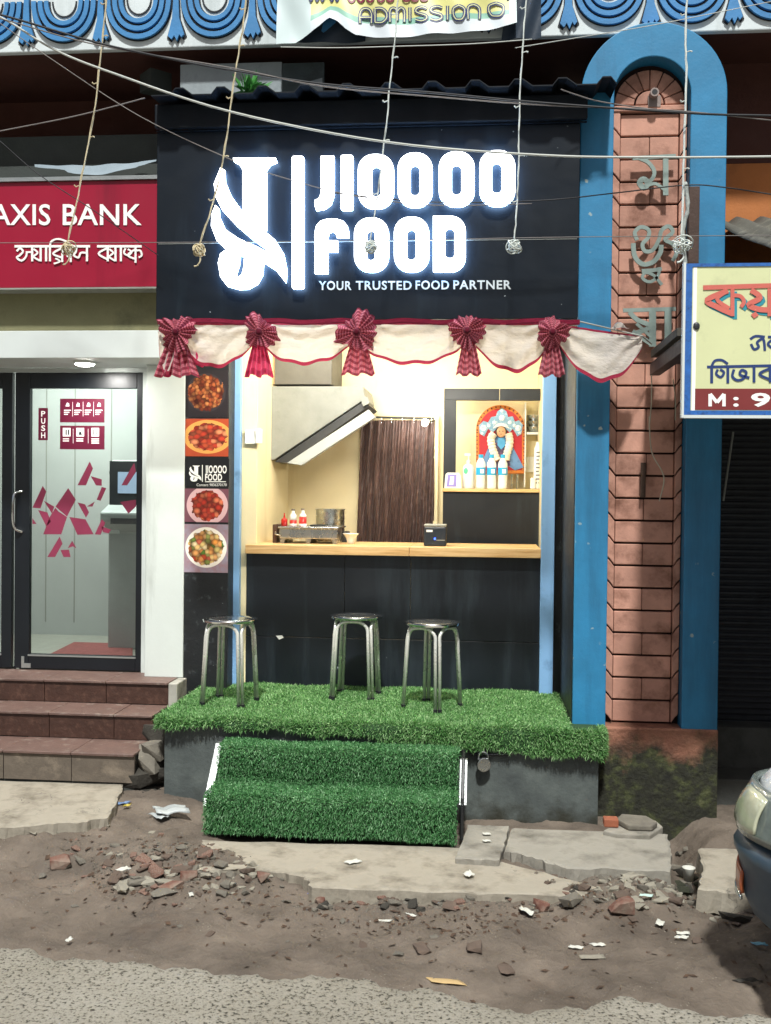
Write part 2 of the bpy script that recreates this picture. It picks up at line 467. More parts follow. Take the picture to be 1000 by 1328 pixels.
rough_slab([(606, 1070), (660, 1072), (656, 1090), (648, 1116), (590, 1113)], .028, .08, MATS['concrete'], seed=3)
rough_slab([(664, 1074), (866, 1082), (870, 1104), (869, 1131), (800, 1127), (735, 1126), (690, 1112), (655, 1104)], .035, .085, MATS['concrete'], seed=4)
rough_slab([(906, 1100), (1150, 1108), (1150, 1172), (960, 1160), (905, 1153), (912, 1130)], .03, .09, MATS['concrete_pale'], seed=6)

# ------------------------------------------------------------------ old building: wall, frieze
bld = thing('old_building', 'dark maroon old building with a blue and white swag frieze above the shops', 'building', (0, .8, 0))
def z_at(px, py, Y): return P(px, py, Y).z
YF = .10
mb = MB(); mb.box(-6, .42, .86, 1.0, 2.94, 6.0); mb.build('wall', MATS['wall_maroon'], bld)
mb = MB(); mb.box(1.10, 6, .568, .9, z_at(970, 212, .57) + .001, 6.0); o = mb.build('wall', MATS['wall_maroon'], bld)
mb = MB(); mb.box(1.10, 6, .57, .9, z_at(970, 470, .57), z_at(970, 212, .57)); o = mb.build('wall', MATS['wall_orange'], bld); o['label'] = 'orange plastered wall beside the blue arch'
zb = (z_at(0, 72, YF) + z_at(362, 59, YF) + z_at(690, 51, YF) + z_at(1000, 38, YF)) / 4
mb = MB(); mb.box(-6, 6, YF + .041, .86, zb + .03, zb + .9); mb.build('balcony_slab', MATS['wall_maroon'], bld)
mb = MB(); mb.box(-6, 6, YF, YF + .04, zb + .008, zb + .9)
fr = mb.build('frieze', MATS['frieze_white'], bld, bevel=.006)
mb = MB(); mb.box(-6, 6, YF - .03, YF - .001, zb + .385, zb + .9); mb.build('cornice', MATS['wall_maroon'], fr)
XA, XB = P(132, 45, YF).x, P(950, 45, YF).x
pitch = (XB - XA) / 8
def wribbon(mb, pts, wd, Y, t):      # stroke in metres on plane Y: pts (x, z)
    m_ = len(pts); L, Q = [], []
    for i in range(m_):
        a = Vector(pts[max(0, i - 1)]); b_ = Vector(pts[min(m_ - 1, i + 1)]); d = (b_ - a).normalized(); nr = Vector((-d.y, d.x)); p = Vector(pts[i])
        L.append(p + nr * wd / 2); Q.append(p - nr * wd / 2)
    vs = [(p.x, Y - t, p.y) for p in L] + [(p.x, Y - t, p.y) for p in Q] + [(p.x, Y, p.y) for p in L] + [(p.x, Y, p.y) for p in Q]
    fs = []
    for i in range(m_ - 1):
        j = i + 1; fs += [(i, j, j + m_, i + m_), (i, i + 2 * m_, j + 2 * m_, j), (i + m_, j + m_, j + 3 * m_, i + 3 * m_)]
    mb.add(vs, fs)
ztop = zb + .27
for i in range(-4, 12):
    x0 = XA + i * pitch; xc = x0 + pitch / 2
    if x0 < -3.2 or x0 > 2.6: continue
    for r_i, (rx, rz, wd) in enumerate(((.166, .205, .026), (.130, .162, .025), (.096, .121, .023))):
        mbd, mbb = MB(), MB()
        arc = [(xc - rx * math.cos(math.pi * a / 24), ztop - rz * math.sin(math.pi * a / 24) ** .85) for a in range(25)]
        wribbon(mbd, arc, wd + .012, YF, .006); mbd.build('swag_outline', MATS['dark_line'], fr)
        wribbon(mbb, arc, wd, YF - .0062, .016); mbb.build('swag_band', MATS['frieze_blue'], fr)
    mb = MB(); arc = [(xc - .066 * math.cos(math.pi * a / 16), ztop - .082 * math.sin(math.pi * a / 16)) for a in range(17)]
    wribbon(mb, arc, .008, YF, .006); mb.build('swag_outline', MATS['dark_line'], fr)
    mb = MB()                       # tassel: flared three-lobed drop
    T = [(-.012, .30), (.012, .30), (.018, .16), (.045, .075), (.030, .058), (.020, .074), (.006, .040), (-.008, .070), (-.022, .048), (-.042, .068), (-.020, .16)]
    mb.prism([(x0 + a, YF, zb + c_ - .005) for a, c_ in T], (0, -.022, 0)); mb.build('tassel', MATS['frieze_blue'], fr)
    mb = MB(); mb.prism([(x0 + a * 1.25, YF, zb + .165 + (c_ - .17) * 1.06) for a, c_ in T], (0, -.005, 0)); mb.build('tassel_outline', MATS['dark_line'], fr)

# ------------------------------------------------------------------ blue arched pillar with salmon block courses
pil = thing('arched_pillar', 'blue round-arched pillar with salmon block courses and a mossy foot', 'pillar', (.8, .3, 0))
XL, XLi, XRi, XR = P(747, 600, 0).x, P(790, 600, 0).x, P(889, 600, 0).x, P(936, 600, 0).x
xc = (XL + XR) / 2; ro = (XR - XL) / 2; ri = (XRi - XLi) / 2; xci = (XLi + XRi) / 2
zc = z_at(850, 28, 0) - ro
zbot = z_at(850, 944, 0)
mb = MB(); na = 28
out = [(XR, 0, zbot)] + [(xc + ro * math.cos(math.pi * a / na), 0, zc + ro * math.sin(math.pi * a / na)) for a in range(na + 1)] + [(XL, 0, zbot)]
inn = [(XRi, 0, zbot)] + [(xci + ri * math.cos(math.pi * a / na), 0, zc + ri * math.sin(math.pi * a / na)) for a in range(na + 1)] + [(XLi, 0, zbot)]
n = len(out); off = Vector((0, .12, 0))
vs = [Vector(p) for p in out + inn]; vs += [p + off for p in vs]
fs = []
for i in range(n - 1):
    fs += [(i, i + 1, i + 1 + n, i + n), (i, i + 2 * n, i + 1 + 2 * n, i + 1), (i + n, i + 1 + n, i + 1 + 3 * n, i + 3 * n)]
mb.add(vs, fs); mb.build('arch_band', MATS['pillar_blue'], pil, bevel=.005)
mb = MB(); mb.prism([(x, .1205, z) for x, _, z in out], (0, .735, 0)); mb.build('core', MATS['pillar_joint'], pil)
mb = MB(); mb.box(XL - .004, XL - .0005, .03, .835, .40, z_at(748, 420, 0)); o = mb.build('side_panel', MATS['black_worn'], pil)
mb = MB(); mb.box(XL + .002, XR + .003, -.012, .86, -.25, zbot); mb.build('plinth', MATS['plinth_paint'], pil, bevel=.01)
def blk(pts, y0, y1, name='brick'):
    mb = MB(); mb.prism([(x, y1, z) for x, z in pts], (0, y0 - y1, 0)); return mb.build(name, MATS['pillar_pink'], pil, bevel=.004)
xa, xb = XLi + .044, XRi - .040
ztopc = z_at(845, 146, .08); g_ = .005
ncr = round((ztopc - zbot - .005) / .1165); ch = (ztopc - zbot - .005) / ncr
for i in range(ncr):
    z1 = ztopc - i * ch; z0 = z1 - ch
    js = lambda: rnd.uniform(-.003, .003)
    xm = (xa + xb) / 2 + rnd.uniform(-.01, .01)
    if i % 2: spans = [(xa + .001, xm - .0012), (xm + .0012, xb - .001)]
    else: spans = [(xa + .002, xb - .002)]
    for a_, b_ in spans: blk([(a_, z0 + g_), (b_, z0 + g_), (b_, z1 - g_), (a_, z1 - g_)], .094 + js(), .1204)
    s_ = .045
    blk([(XLi + .003, z0 + g_ + s_), (XLi + .02, z0 + s_ * .75), (xa - .002, z0 + g_), (xa - .002, z1 - g_), (XLi + .02, z1 - 2 * g_ + s_ * .75), (XLi + .003, z1 - g_ + s_)], .076 + js(), .1204)
    blk([(XRi - .003, z0 + g_ + s_), (XRi - .02, z0 + s_ * .75), (xb + .002, z0 + g_), (xb + .002, z1 - g_), (XRi - .02, z1 - 2 * g_ + s_ * .75), (XRi - .003, z1 - g_ + s_)], .076 + js(), .1204)
mb = MB(); mb.box(XLi + .002, XRi - .002, .07, .1202, ztopc + .006, ztopc + .035); mb.build('string_course', MATS['pillar_pink'], pil, bevel=.005)
zf = ztopc + .045
for i in range(8):                    # fan of voussoirs
    a0, a1 = math.pi * (i + .04) / 8, math.pi * (i + .96) / 8
    ro_, ri_ = ri - .012, .078
    pts = [(xci + r_ * math.cos(a), zf + r_ * math.sin(a)) for r_, sq in ((ro_, ((a0), (a0 + a1) / 2, a1)), (ri_, (a1, (a0 + a1) / 2, a0))) for a in sq]
    blk(pts, .094 + rnd.uniform(-.003, .003), .1204, 'voussoir')
blk([(xci + .07 * math.cos(math.pi * a / 12), zf + .07 * math.sin(math.pi * a / 12)) for a in range(13)], .088, .1204, 'fan_hub')
# steel letters standing off the blocks
mat('letter_steel', '8b9b95', .45, metal=.3, var=.12, scale=20, bump=.05)
def letters(name, strokes, par, m, Y, t, lab=None):
    mb = MB()
    for i, (pts, wd, *cl) in enumerate(strokes):
        ribbon(mb, pts, wd, Y - .0003 * i, t, bool(cl and cl[0]))
    o = mb.build(name, m, par)
    if lab: o['label'] = lab
    return o
YL = .05
letters('letter', [([(820, 206), (876, 203)], 5), ([(863, 205), (863, 254)], 7), ([(829, 206), (840, 211), (848, 222), (846, 232), (838, 239)], 5),
                   ([(829, 238), (834, 233), (840, 238), (835, 244)], 7, True), ([(838, 242), (850, 239), (864, 249)], 4)], pil, MATS['letter_steel'], YL, .012)
letters('letter', [([(826, 312), (823, 302), (831, 295), (841, 299), (840, 309), (833, 317), (836, 326), (846, 325), (854, 312), (858, 299), (867, 294), (872, 302), (862, 311), (872, 317), (877, 328), (872, 339)], 5),
                   ([(821, 316), (823, 333), (833, 343), (847, 340), (856, 328), (857, 318)], 6),
                   ([(832, 352), (846, 351), (858, 349)], 5), ([(855, 350), (852, 360), (842, 366), (833, 361), (837, 354), (848, 358), (858, 370)], 4)], pil, MATS['letter_steel'], YL, .012)
letters('letter', [([(808, 403), (876, 401)], 5), ([(846, 403), (846, 450)], 9), ([(866, 402), (866, 448)], 9),
                   ([(816, 405), (826, 415), (843, 424), (820, 434)], 6), ([(820, 430), (845, 447)], 6), ([(825, 420), (845, 438)], 4)], pil, MATS['letter_steel'], YL, .012)
# lamp holder in the fan
mb = MB(); c_ = P(848, 122, .05); mb.tube([(c_.x, .088, c_.z), (c_.x, .02, c_.z)], .022, 12)
fx = one('lamp_holder', mb, mat('fixture', '8a7d78', .6, metal=.2), 'small empty lamp holder in the fan above the pillar blocks', 'lamp holder')
mb = MB(); mb.tube([(c_.x, .0199, c_.z), (c_.x, .019, c_.z)], .014, 12); mb.build('socket', MATS['black_metal'], fx, loc=None, local=False)
mb = MB(); prect(mb, 840, 126, 856, 140, .087, .02); mb.build('bracket', MATS['fixture'], fx)
# ------------------------------------------------------------------ bank front
mat('sign_red', '94102f', .35, var=.06, scale=2, bump=.02, dirt=('6a0c24', .12, 2.5), streak=True)
mat('white_paint', 'c6cdc9', .55, var=.05, scale=3, bump=.06, dirt=('8f958e', .3, 5), streak=True, spots=('6d706a', 8, .05))
mat('white_panel', 'cdd4d2', .4, var=.04, scale=3, bump=.02)
mat('olive_wall', '7f7d5c', .8, var=.12, scale=3, bump=.2, dirt=('57573f', .3, 3))
mat('panel_green', '2f3532', .7, var=.2, scale=3, bump=.15, dirt=('1e2221', .4, 3))
mat('aluminium', 'b5bab8', .35, metal=.8, var=.08)
mat('door_black', '10151b', .35, var=.15, bump=.02)
mat('chrome', 'd8dcdc', .14, metal=1, var=.04, bump=0)
mat('lettering_white', 'f2f2ee', .5, var=.03, bump=0)
mat('decal_red', '7d2a45', .5, var=.08, bump=0)
mat('sticker_crimson', '5e0c2c', .45, var=.05, bump=0)
mat('grey_trim', '8f918a', .6, var=.1)
bank = thing('bank_building', 'white bank shopfront with glass doors beside the food stall', 'shopfront', (-2.6, .8, .51))
ZB = .51
xbk = P(190, 600, .80).x
# header band, soffit, lintel
a, b_ = P(-200, 430, .25), P(206, 464, .25)
mb = MB(); mb.box(-5, -1.735, .25, .30, b_.z, a.z); mb.build('fascia_band', MATS['white_panel'], bank, bevel=.003)
mb = MB(); mb.box(-5, -1.735, .301, .80, b_.z + .012, b_.z + .03); mb.build('soffit', MATS['white_panel'], bank)
mb = MB(); mb.box(-5, -1.735, .33, .80, a.z - .003, z_at(100, 378, .33)); mb.build('lintel', MATS['olive_wall'], bank, bevel=.004)
mb = MB(); mb.box(-5, -1.735, .24, .84, z_at(100, 378, .33) + .001, z_at(100, 372, .24)); mb.build('ledge', MATS['concrete'], bank, bevel=.004)
zp0, zp1 = z_at(100, 222, .45), z_at(100, 176, .45)
mb = MB(); mb.box(-5, -1.735, .45, .855, zp0, zp1); mb.build('upper_panel', MATS['panel_green'], bank)
mb = MB(); mb.box(-5, -1.735, .34, .855, z_at(100, 371, .24), zp0 - .001); mb.build('backing_wall', MATS['panel_green'], bank)
# pilaster
pa, pb = P(190, 480, .65), P(237, 880, .65)
mb = MB(); mb.box(pa.x, pb.x, .65, 1.0, ZB, b_.z + .011); mb.build('pilaster', MATS['white_paint'], bank, bevel=.004)
# header strip over doors
YD = .80
zdt = z_at(100, 483, YD)
mb = MB(); mb.box(-5, pa.x - .001, YD - .01, YD + .05, zdt, b_.z + .011); mb.build('door_header', MATS['aluminium'], bank)
mb = MB(); a1 = P(186, 600, YD); mb.box(a1.x, pa.x - .0012, YD - .02, YD + .05, ZB, zdt - .001); mb.build('door_jamb', MATS['white_paint'], bank)
# glass
m, k, b = special('door_glass')
tr = k.n('ShaderNodeBsdfTransparent'); tr.inputs[0].default_value = (.93, .95, .94, 1)
gl = k.n('ShaderNodeBsdfGlossy'); gl.inputs['Roughness'].default_value = .02
fr_ = k.n('ShaderNodeFresnel'); fr_.inputs[0].default_value = 1.45
mx = k.n('ShaderNodeMixShader'); k.l(fr_.outputs[0], mx.inputs[0]); k.l(tr.outputs[0], mx.inputs[1]); k.l(gl.outputs[0], mx.inputs[2])
k.l(mx.outputs[0], m.node_tree.nodes['Material Output'].inputs[0])
def glass_door(px0, px1, gx0, gx1, lab):
    d = bpy.data.objects.new('glass_door', None); C.objects.link(d); d.parent = bank
    X0, X1 = P(px0, 650, YD).x, P(px1, 650, YD).x; A, B = P(gx0, 650, YD).x, P(gx1, 650, YD).x
    zt, z0g, z1g = zdt - .003, z_at(100, 849, YD), z_at(100, 504, YD)
    mb = MB()
    mb.box(X0, A, YD - .02, YD + .02, ZB + .008, zt); mb.box(B, X1, YD - .02, YD + .02, ZB + .008, zt)
    mb.box(A, B, YD - .0195, YD + .0195, ZB + .008, z0g); mb.box(A, B, YD - .0195, YD + .0195, z1g, zt)
    d['label'] = lab
    mb.build('door_frame', MATS['door_black'], d, bevel=.003)
    mb = MB(); mb.box(A, B, YD - .001, YD + .003, z0g, z1g); mb.build('pane', MATS['door_glass'], d)
    mb = MB(); mb.box(A - .004, B + .004, YD - .024, YD - .0201, z0g - .012, z0g - .002); mb.build('sill_bead', MATS['aluminium'], d)
    return d, A, B
dr, GA, GB = glass_door(21, 186, 40, 178, 'black framed glass push door with crimson stickers')
dl, _, _ = glass_door(-160, 17, -150, 4, 'second black framed glass door cut by the picture edge')
hp = [P(31, 637, YD), P(24, 640, YD), P(22.5, 652, YD), P(22.5, 676, YD), P(25, 686, YD), P(31, 690, YD)]
for h_, dy in zip(hp, (-.02, -.05, -.06, -.06, -.05, -.02)): h_.y = YD + dy
mb = MB(); mb.tube(smoothline(hp, 5), .0085, 10); mb.build('handle', MATS['chrome'], dr, smooth=True)
mb = MB(); prect(mb, 28, 851, 31.5, 866, YD - .0205, .004); prect(mb, 31.5, 860, 40, 866, YD - .0205, .004); mb.build('patch_fitting', MATS['aluminium'], dr)
YG = YD - .0015
mb = MB(); prect(mb, 50, 529, 62, 571, YG, .001); ps = mb.build('push_sticker', MATS['sticker_crimson'], dr)
mb = MB()
for i, ch_ in enumerate('PUSH'): text_px(mb, ch_, 53.4, 58.8, 533 + i * 9.3, 540 + i * 9.3, YG - .0012, .0005, .02)
mb.build('lettering', MATS['lettering_white'], dr)
def sticker(y0, y1, kind):
    mb = MB(); prect(mb, 78, y0, 135.5, y1, YG, .001); mb.build('notice_sticker', MATS['sticker_crimson'], dr)
    mb = MB(); Yq = YG - .0012
    if kind == 0:
        for i in range(4):
            x = 82 + i * 13.6
            plate(mb, [(x + 3, y0 + 10), (x + 5, y0 + 5), (x + 7.5, y0 + 6), (x + 8, y0 + 10)], Yq, .0004)
            for q in range(3): plate(mb, rect(x + 1, y0 + 14.5 + q * 2.6, x + 10 - q * 2, y0 + 15.7 + q * 2.6), Yq, .0004)
            if i: plate(mb, rect(x - 1.6, y0 + 4, x - 1.2, y1 - 8), Yq, .0004)
    else:
        for i, x in enumerate((81.5, 99, 118.5)):
            plate(mb, rect(x, y0 + 3, x + 10, y0 + 14), Yq, .0004)
            for q in range(2 + i // 2): plate(mb, rect(x, y0 + 16.5 + q * 2.7, x + 8 + i, y0 + 17.8 + q * 2.7), Yq, .0004)
            if i: plate(mb, rect(x - 4.3, y0 + 4, x - 3.9, y1 - 8), Yq, .0004)
    mb.build('print', MATS['lettering_white'], dr)
    if kind:
        mb = MB()
        for x in (85, 88): plate(mb, rect(x, y0 + 5, x + 1.6, y0 + 12), Yq - .0006, .0003)
        plate(mb, [(102, y0 + 12), (103, y0 + 7), (105, y0 + 8), (106.5, y0 + 12)], Yq - .0006, .0003)
        for x in (121, 125): plate(mb, rect(x, y0 + 5, x + 1.4, y0 + 12), Yq - .0006, .0003)
        mb.build('print', MATS['door_black'], dr)
sticker(517, 548, 0); sticker(552, 583, 1)
for pl in ([(335, 598), (388, 495), (402, 525), (372, 598)], [(392, 558), (440, 572), (440, 600), (415, 598)], [(140, 695), (185, 600), (200, 625), (175, 698)],
           [(187, 810), (215, 735), (240, 695), (252, 710), (290, 735), (265, 810)], [(240, 690), (295, 610), (328, 660), (290, 733)], [(190, 665), (235, 690), (225, 720)], [(165, 705), (205, 715), (220, 755), (200, 775)], [(300, 735), (370, 745), (405, 810), (335, 812)],
           [(335, 672), (368, 680), (385, 715), (372, 738)], [(375, 690), (410, 668), (400, 690)], [(418, 660), (440, 605), (460, 610), (435, 665)], [(410, 810), (440, 745), (455, 760), (435, 812)],
           [(205, 908), (258, 820), (270, 850), (238, 908)], [(262, 878), (298, 876), (305, 908), (275, 908)], [(293, 870), (312, 838), (330, 870), (315, 862)], [(525, 598), (580, 500), (588, 540), (550, 598)],
           [(520, 670), (588, 660), (588, 690), (555, 720)], [(140, 740), (158, 765), (140, 765)], [(440, 775), (480, 790), (470, 806), (445, 800)]):
    mb = MB(); plate(mb, [(x * .3, 450 + y * .3) for x, y in pl], YG, .0008); mb.build('decal', MATS['decal_red'], dr)
# bank room behind the glass
mat('room_wall', 'aeb2af', .6, var=.06, scale=2, bump=.03)
mat('room_floor', '9a9a90', .5, var=.1)
YR = 2.3
mb = MB(); mb.box(-5.2, -1.9, YR, YR + .05, ZB, 2.9); mb.build('room_wall', MATS['room_wall'], bank)
mb = MB(); mb.box(-5.25, -5.2, YD + .06, YR, ZB, 2.9); mb.build('room_wall', MATS['room_wall'], bank)
mb = MB(); mb.box(pa.x + .02, pa.x + .06, YD + .06, YR, ZB, 2.9); mb.build('room_wall', MATS['room_wall'], bank)
mb = MB(); mb.box(-5.2, pa.x + .02, YD + .06, YR, 2.85, 2.9); mb.build('room_ceiling', MATS['white_panel'], bank)
mb = MB(); mb.box(-5.2, pa.x + .02, YD + .06, YR, ZB - .05, ZB + .004); mb.build('room_floor', MATS['room_floor'], bank)
for px in (97, 144, 60, 15):
    x = P(px, 650, YR).x; mb = MB(); mb.box(x - .004, x + .004, YR - .003, YR - .0002, ZB + .1, 2.8); mb.build('panel_seam', MATS['grey_trim'], bank)
ra, rb = P(75, 832, YD), None
mb = MB(); q = [G(64, 850, ZB + .006), G(172, 852, ZB + .006), G(172, 836, ZB + .006), G(96, 834, ZB + .006)]; mb.prism(q, (0, 0, .008))
one('door_mat', mb, mat('mat_red', '8a4a48', .9, var=.2, scale=30, bump=.3), 'red door mat on the bank floor behind the glass door', 'mat')
# cash machine
mat('atm_grey', 'a2a8a6', .5, var=.08); mat('atm_dark', '2d3236', .4, var=.1)
at0, at1 = P(138, 600, 1.62), P(192, 850, 1.62)
atm = thing('cash_machine', 'grey cash machine with a lit screen inside the bank', 'cash machine', ((at0.x + at1.x) / 2, 1.8, ZB + .004))
x0, x1 = at0.x, at1.x
def zz(py, Y=1.62): return z_at(150, py, Y)
prof = [(2.0, ZB + .004), (1.66, ZB + .004), (1.66, zz(690)), (1.50, zz(676)), (1.50, zz(664)), (1.72, zz(650)), (1.66, zz(610)), (1.72, zz(596)), (2.0, zz(594))]
mb = MB(); mb.prism([(x0, y, z) for y, z in prof], (x1 - x0, 0, 0)); mb.build('cabinet', MATS['atm_grey'], atm, bevel=.012)
mb = MB(); prect(mb, 143, 598, 188, 656, 1.655, .012); mb.build('bezel', MATS['atm_dark'], atm)
mb = MB(); prect(mb, 153, 612, 178, 640, 1.642, .002); mb.build('screen', mat('screen_blue', '9fb4cc', .3, var=.1, bump=0, emit='a9c3e6', es=.18), atm)
mb = MB(); prect(mb, 144, 672, 186, 680, 1.492, .01); mb.build('keypad', MATS['atm_dark'], atm)
mb = MB(); prect(mb, 134, 682, 155, 692, 1.65, .02); mb.build('slot_panel', MATS['white_panel'], atm)
# room lights and soffit downlight
def area(name, loc, sx, sy, power, col, rot=(0, 0, 0), par=None, spread=None):
    l = bpy.data.lights.new(name, 'AREA'); l.shape = 'RECTANGLE'; l.size, l.size_y = sx, sy; l.energy = power; l.color = col
    if spread: l.spread = spread
    o = bpy.data.objects.new(name, l); C.objects.link(o); o.location = loc; o.rotation_euler = rot
    if par is not None: o.parent = par; o.location = Vector(loc) - wloc(par)
    return o
mat('lamp_glow', 'ffffff', .4, var=0, bump=0, emit='fffdf4', es=30)
rl = thing('ceiling_panel_light', 'lit square ceiling panel light inside the bank', 'lamp', (-2.9, 1.5, 2.80))
mb = MB(); mb.box(-3.2, -2.6, 1.3, 1.7, 2.82, 2.849); mb.build('diffuser', mat('panel_glow', 'ffffff', .4, var=0, bump=0, emit='f4fbf6', es=3), rl)
area('panel_light', (-2.9, 1.5, 2.81), .6, .4, 27, (.93, 1, .95), par=rl)
dlc = P(110, 470, .50); dlc.z = b_.z + .0115
dwn = thing('downlight', 'bright round downlight in the white soffit over the bank door', 'lamp', dlc)
mb = MB(); mb.lathe([(.062, -.014), (.066, -.004), (.066, -.0002)], dlc, 24); mb.build('trim_ring', MATS['white_panel'], dwn)
mb = MB(); mb.lathe([(.02, -.027), (.045, -.022), (.054, -.0145)], dlc, 24); mb.build('lens', MATS['lamp_glow'], dwn, smooth=True)
area('downlight_beam', dlc + Vector((0, 0, -.034)), .08, .08, 5, (1, .98, .94), par=dwn)

# bank steps with tiled treads and risers
st = thing('bank_steps', 'three tiled reddish brown steps up to the bank door', 'steps', (-2.7, .2, 0))
XS = -1.80
mat('tread_tile', '624d46', .55, var=.14, scale=9, bump=.35, bscale=55, dirt=('8a7f76', .2, 14))
mat('riser_tile', '402a22', .5, var=.2, scale=14, bump=.45, bscale=34, dirt=('5f4438', .35, 26))
mat('riser_stone', '5d544a', .7, var=.2, scale=14, bump=.3, bscale=60, dirt=('8d8070', .3, 6))
mat('step_end', 'aaa89e', .7, var=.15, bump=.2, dirt=('5f5c54', .4, 6))
LV = [(.49, .51), (.21, .38), (-.09, .24)]
mb = MB(); mb.prism([(XS, .795, -.15), (XS, .795, .495), (XS, .50, .495), (XS, .50, .365), (XS, .22, .365), (XS, .22, .225), (XS, -.08, .225), (XS, -.08, -.15)], (-3.3, 0, 0)); mb.build('core', MATS['concrete_dark'], st)
for li, (yf, zt) in enumerate(LV):
    yb = .795 if li == 0 else LV[li - 1][0] - .011
    zb_ = (LV[li + 1][1] if li < 2 else .085) + .002
    x = XS + .006
    r_ = random.Random(li)
    tw = .37; xo = x - (.0 if li == 0 else .12 * li)
    edges = [x]; e = xo
    if li: edges.append(x - .12 * li - .1); e = edges[-1]
    while edges[-1] > -4.6: edges.append(edges[-1] - tw)
    for i in range(len(edges) - 1):
        X1, X0 = edges[i] - .0015, edges[i + 1] + .0015; dz = r_.uniform(-.001, .001)
        mb = MB(); mb.box(X0, X1, yf - .022, yb, zt - .013, zt + dz); mb.build('tile', MATS['tread_tile'], st, bevel=.002, seg=1)
        mb = MB(); mb.box(X0, X1, yf - .010 + dz, yf + .0085, zb_, zt - .0135); mb.build('tile', MATS['riser_stone' if li == 2 else 'riser_tile'], st, bevel=.0015, seg=1)
mb = MB(); mb.box(XS + .0065, XS + .06, .47, .70, .36, .508); mb.build('end_cap', MATS['step_end'], st, bevel=.006)

# bank sign
bs = thing('bank_sign', 'crimson sign board with white lettering above the glass bank door', 'sign', (-2.7, .22, 2.6))
sa, sb = P(203, 233, .22), P(203, 372, .22)
mb = MB(); mb.box(-4.6, -1.737, .22, .335, sb.z, sa.z); mb.build('panel', MATS['sign_red'], bs, bevel=.004)
mb = MB(); mb.box(-4.6, -1.737, .205, .335, sa.z + .001, sa.z + .022); mb.build('top_trim', MATS['aluminium'], bs)
mb = MB(); mb.box(-4.6, -1.737, .21, .335, sb.z - .01, sb.z - .001); mb.build('bottom_trim', MATS['grey_trim'], bs)
for wd_, xa_, xb_ in (('AXIS', -11.5, 65.5), ('BANK', 81.5, 184)):
    mb = MB(); text_px(mb, wd_, xa_, xb_, 264.7, 291.5, .217, .002, .012, 1.03); mb.build('lettering', MATS['lettering_white'], bs)
T = 319.5
beng = [([(19, T), (117, T)], 3.2), ([(126, T), (184, T)], 3.2),
        # a
        ([(22, 326), (26, 322), (30, 326), (26, 331), (22, 334), (28, 338), (34, 333), (35, 326)], 2.6), ([(34, 327), (41, 327)], 2.4), ([(42, T), (42, 339)], 2.8),
        # ya-phala + aa
        ([(44, 323), (49, 328), (44, 333), (52, 338)], 2.4), ([(53, T), (53, 339)], 2.8), ([(60, T), (60, 339)], 2.8),
        # short i + ksa
        ([(65, T), (65, 339)], 2.6), ([(65, T), (67, 313), (76, 310), (88, 314), (92, 318)], 2.4),
        ([(80, 322), (69, 329), (80, 334)], 2.6), ([(81, T), (81, 340)], 2.6), ([(81, 325), (88, 324), (91, 329), (87, 333)], 2.4), ([(72, 335), (78, 339), (70, 342)], 2.2), ([(92, T), (92, 340)], 2.6),
        # sa
        ([(99, T), (99, 326), (96, 331), (102, 334), (105, 328), (112, 328)], 2.5), ([(113, T), (113, 339)], 2.8),
        # ba ya aa
        ([(139, 322), (128, 329), (139, 336)], 2.6), ([(140, T), (140, 339)], 2.8), ([(142, 323), (147, 328), (142, 333), (149, 338)], 2.4), ([(150, T), (150, 339)], 2.8), ([(157, T), (157, 339)], 2.8),
        # nga-ka
        ([(163, 322), (161, 328), (166, 331), (171, 327), (166, 323)], 2.4), ([(176, 323), (166, 331), (176, 336)], 2.4), ([(176, T), (176, 341)], 2.6), ([(176, 325), (182, 325), (184, 331), (180, 334)], 2.4)]
letters('lettering', [s_ for s_ in beng if s_[0][0][0] < 118], bs, MATS['lettering_white'], .2175, .003); letters('lettering', [s_ for s_ in beng if s_[0][0][0] >= 118], bs, MATS['lettering_white'], .2175, .003)
# plastic sheet lying over the sign
mb = MB()
def sheet(u, v):
    p = P(45 + u * 158, 213 + 8 * u * (1 - u) * 4 * (v * .2 + .5) + v * (3 + 8 * math.sin(math.pi * u) ** 2 * (1 if .25 < u < .85 else .5)) - 6 * u, .30 - .05 * v)
    return p + Vector((0, .006 * math.sin(u * 17), .002 * math.sin(u * 23 + v * 4)))
mb.grid(sheet, 40, 5); one('plastic_sheet', mb, mat('plastic_sheet', '8d9ba4', .35, var=.15, bump=.3), 'crumpled pale plastic strip lying along the top of the bank sign', 'sheet', smooth=True)
# ------------------------------------------------------------------ food stall shell
mat('cream_wall', 'e4d6ae', .65, var=.05, scale=3, bump=.08, bscale=40, dirt=('c9b889', .15, 4), streak=True)
mat('post_blue', '7ba5cf', .45, var=.07, scale=4, bump=.08, dirt=('54759a', .2, 6))
mat('roof_black', '0a121b', .6, var=.2, scale=6, bump=.1, spec=.25)
mat('board_black', '0d161f', .42, spec=.3, var=.15, scale=3, bump=.07, bscale=14, dirt=('1c2730', .3, 5), streak=True, spots=('b9c2c6', 13, .045))
mat('counter_black', '11171e', .42, var=.2, scale=2.5, bump=.08, bscale=18, dirt=('2c353c', .38, 5), streak=True, spots=('a5adb0', 7, .04))
mat('hood_steel', '80837f', .5, metal=.1, var=.12, scale=6, bump=.1, dirt=('6f736f', .2, 9))
YC = .85; YW = 1.95; ZP = .45
stall = thing('food_stall', 'black fronted food stall open over a counter, between the bank and the pillar', 'stall', (-.65, .85, .45))
XSL, XSR = P(203, 300, -.10).x, P(751, 300, -.10).x
z_sb, z_st = (z_at(203, 413, -.10) + z_at(750, 416, -.10)) / 2, (z_at(205, 168, -.10) + z_at(750, 140, -.10)) / 2
